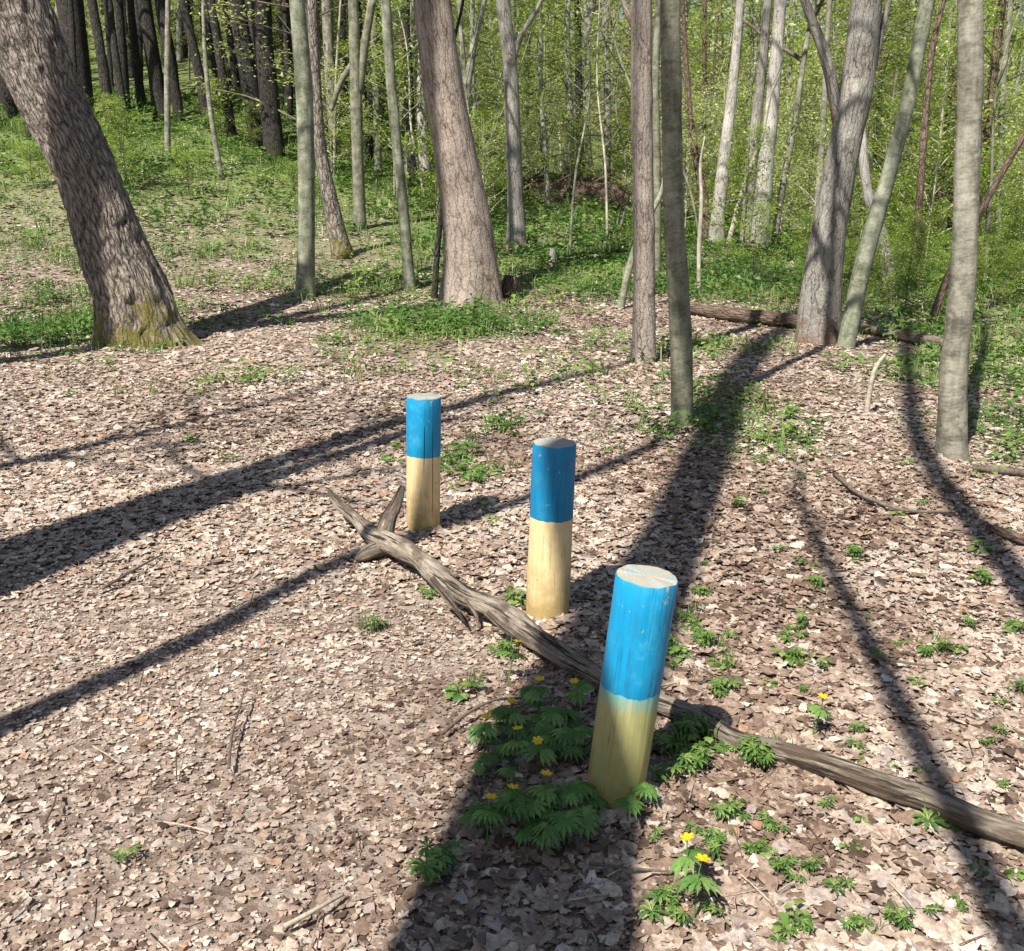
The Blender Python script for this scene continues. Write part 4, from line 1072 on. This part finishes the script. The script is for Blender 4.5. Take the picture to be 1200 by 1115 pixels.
def anemone(flower, seed, label, group):
    r = np.random.default_rng(seed)
    root = empty('yellow_anemone' if flower else 'anemone', (0, 0, 0), label, 'plant', group)
    h = r.uniform(.07, .10)
    st = MB(); tube(st, [(0, 0, -.02), (.004, 0, h * .6), (0, .003, h)], [.0022, .002, .0018], 6, 6, 0, cap=False)
    if flower: tube(st, [(0, .003, h), (.004, 0, h + .02), (.006, -.004, h + .035)], [.0014, .0012, .0012], 5, 5, 0, cap=False)
    st.obj('stem', M['anemone'], root)
    for k in range(3 if flower else 4):
        lf = MB(); lobed_leaf(lf, (0, 0, h), k * 2.094 + r.normal() * .25 if flower else k * 1.57 + r.normal() * .3, r.uniform(.042, .064), r.uniform(.0, .35), 0, 5, r.uniform(.1, 1), .125)
        lf.obj('leaf', M['anemone'], root)
    if flower:
        fl = MB(); c = np.array([.006, -.004, h + .036])
        for k in range(6):
            a = k * 1.047 + .2; d = np.array([math.cos(a), math.sin(a), .25]); s = np.array([-math.sin(a), math.cos(a), 0]); l_ = .0145
            vs = [c, c + d * l_ * .5 - s * .0048, c + d * l_ * .9 - s * .0036, c + d * l_ * 1.02, c + d * l_ * .9 + s * .0036, c + d * l_ * .5 + s * .0048, c + d * l_ * .55 + [0, 0, -.001]]
            fl.add(np.array(vs), np.array([[0, 1, 6], [1, 2, 6], [2, 3, 6], [3, 4, 6], [4, 5, 6], [5, 0, 6]]), 0, None, r.random())
        fl.obj('flower', M['petal'], root)
        dd = MB(); tube(dd, [c, c + [0, 0, .004]], [.0035, .002], 8, 4, 0); dd.obj('flower_heart', M['petal'], root)
    return root, kids_of(root)
GRP = 'anemones in the shade beside the nearest post'
PF = [anemone(True, 300 + k, 'yellow flowering anemone in the clump beside the nearest post', GRP) for k in range(3)]
PL = [anemone(False, 310 + k, 'anemone without a flower in the leafy clump beside the nearest post', GRP) for k in range(3)]
usedF, usedL = [False] * 3, [False] * 3
def put(pool, used, px, py, lab=None, grp=None, sc=1.0, h=.0):
    k = random.randrange(3); p = on_ground(px, py, h); p[2] = tz(p[0], p[1]); rz = random.uniform(0, 6.28)
    tilt = (random.gauss(0, .12) - .1, random.gauss(0, .12), rz)
    if not used[k]:
        o = pool[k][0]; o.location = tuple(p); o.rotation_euler = tilt; o.scale = (sc,) * 3; used[k] = True
        if lab: o['label'] = lab
        if grp: o['group'] = grp
    else: copy_tree(pool[k][0], pool[k][1], tuple(p), tilt, sc, lab, grp)
FH = .115
LF, LN = 'yellow flowering anemone in the clump beside the nearest post', 'anemone without a flower in the leafy clump beside the nearest post'
for (a, b) in ((597, 829), (571, 839), (632, 864), (632, 806), (681, 803), (635, 923), (587, 939), (567, 946), (609, 863)):
    put(PF, usedF, a, b, LF, GRP, random.uniform(.95, 1.15), FH)
for (a, b, lab) in ((816, 1031, 'single large yellow anemone blooming in the sun at the bottom right of the nearest post'), (823, 1004, 'half opened yellow anemone just above the single large bloom'),
                    (955, 824, 'lone yellow anemone in the litter above the right half of the branch'), (593, 767, 'yellow anemone blooming just below the branch at the middle post')):
    put(PF, usedF, a, b, lab, 'lone yellow anemones', 1.15, FH)
for k in range(56):
    a, b = random.choice([(620, 850, 42, 30), (600, 950, 45, 22), (650, 945, 30, 25), (660, 850, 25, 30), (635, 830, 40, 25), (595, 860, 30, 20)]) [:2], None
    cx_, cy_ = a; px, py = random.gauss(cx_, 26), random.gauss(cy_, 22)
    if py > 985 or py < 795 or px > 705: continue
    put(PL, usedL, px, py, LN, GRP, random.uniform(.55, 1.1), .06)
for (a, b) in ((738, 945), (752, 928)):
    put(PL, usedL, a, b, 'anemone without a flower at the right foot of the nearest post', 'anemones at the foot of the nearest post', .9, .06)

def sprout(seed, label, kind):
    r = np.random.default_rng(seed); mb = MB()
    if kind == 'ground':                                   # toothed round leaves on short stalks
        for k in range(6):
            a = k * 1.05 + r.normal() * .3; l_ = r.uniform(.018, .036); h = r.uniform(.012, .035)
            tube(mb, [(0, 0, -.01), (math.cos(a) * l_ * .4, math.sin(a) * l_ * .4, h)], [.0015, .001], 4, 3, 0, cap=False)
            lobed_leaf(mb, (math.cos(a) * l_ * .4, math.sin(a) * l_ * .4, h), a, l_, .3, 0, 1, r.random(), .5)
    elif kind == 'fine':
        for q in range(2 if seed == 402 else 4):
            bx, by = (r.normal(size=2) * .022) * (q > 0); hh = r.uniform(.02, .05)
            tube(mb, [(bx, by, -.01), (bx, by, hh)], [.0015, .001], 4, 3, 0, cap=False)
            for k in range(3):
                lobed_leaf(mb, (bx, by, hh), k * 2.1 + q + r.normal() * .3, r.uniform(.022, .04), r.uniform(.2, .7), 0, 3, r.random(), .15)
        tube(mb, [(0, 0, -.01), (0, 0, .03)], [.002, .001], 5, 4, 0, cap=False)
    else:
        tv, tf = blade_template(10, .075, .014, seed); mb.add(tv, tf, 0, None, r.uniform(.2, .7))
    o = mb.obj('sprout' if kind != 'grass' else 'grass_tuft', M['green'] if kind != 'grass' else M['grass'], None, False)
    return tag(o, label, 'plant' if kind != 'grass' else 'grass tuft', 'small plants growing through the litter')
SPR = [sprout(401, 'small round leaved sprout growing through the dry litter', 'ground'), sprout(402, 'small fine leaved sprout growing through the dry litter', 'fine'), sprout(403, 'small grass tuft growing through the dry litter', 'grass'), sprout(404, 'small bushy sprout growing through the dry litter', 'fine')]
us = [False] * 4
def put_sprout(px, py, k=None, sc=1.0):
    k = random.choice([0, 0, 1, 1, 3, 3, 1, 2]) if k is None else k
    p = gnd(px, py); p[2] = tz(p[0], p[1]) + .008; rz = random.uniform(0, 6.28)
    if not us[k]: o = SPR[k]; us[k] = True
    else: o = SPR[k].copy(); COL.objects.link(o)
    o.location = tuple(p); o.rotation_euler = (random.gauss(0, .1), random.gauss(0, .1), rz); o.scale = (sc * random.uniform(.85, 1.2),) * 3
for (a, b, n, sp, sc) in ((437, 738, 4, 9, 1.0), (540, 545, 26, 26, 1.1), (560, 560, 12, 16, 1.0), (575, 605, 2, 10, 1), (605, 710, 4, 8, 1), (590, 770, 4, 12, 1), (540, 820, 2, 5, 1), (562, 810, 2, 4, 1.1),
                          (495, 703, 2, 4, .9), (806, 870, 8, 16, 1.2), (800, 905, 8, 22, 1.2), (840, 1000, 6, 14, .62), (885, 1005, 4, 10, .62), (935, 1025, 6, 22, .62), (900, 980, 3, 8, .62), (890, 905, 4, 10, 1.2), (905, 890, 2, 5, 1.1),
                          (1105, 967, 3, 8, 1.2), (1005, 1090, 4, 16, .62), (1065, 1085, 4, 14, .62), (935, 1100, 4, 20, .62), (775, 1068, 2, 6, 1.1), (850, 965, 2, 8, 1), (1003, 655, 3, 6, 1), (955, 690, 3, 6, 1), (935, 745, 3, 8, 1), (850, 785, 3, 7, 1),
                          (930, 780, 4, 12, 1), (1100, 765, 5, 14, 1), (1155, 648, 3, 6, 1.1), (1150, 685, 3, 7, 1), (1195, 820, 2, 5, 1), (815, 735, 6, 12, 1), (830, 760, 4, 10, 1), (230, 520, 4, 8, 1), (265, 541, 3, 7, 1), (290, 447, 6, 10, 1.2),
                          (595, 503, 7, 12, 1), (470, 530, 5, 12, 1), (460, 545, 4, 8, 1), (510, 1030, 4, 16, 1.1), (845, 815, 3, 8, 1), (720, 520, 4, 14, 1), (900, 520, 14, 30, 1.1), (760, 505, 6, 16, 1), (860, 600, 3, 6, 1), (1190, 745, 2, 6, 1), (160, 1010, 1, 1, .8),
                          (560, 440, 5, 12, 1), (570, 470, 3, 10, 1), (820, 700, 4, 8, 1), (790, 770, 5, 10, 1)):
    for k in range(n): put_sprout(random.gauss(a, sp * .7), random.gauss(b, sp * .4), None, sc)

for k in range(105):                                        # single sprigs scattered through the litter
    if k < 70: px, py = random.uniform(770, 1190), random.uniform(520, 1100)
    else: px, py = random.uniform(420, 1000), random.uniform(425, 540)
    put_sprout(px, py, random.choice([0, 0, 1, 1, 3]), random.uniform(.45, .85))
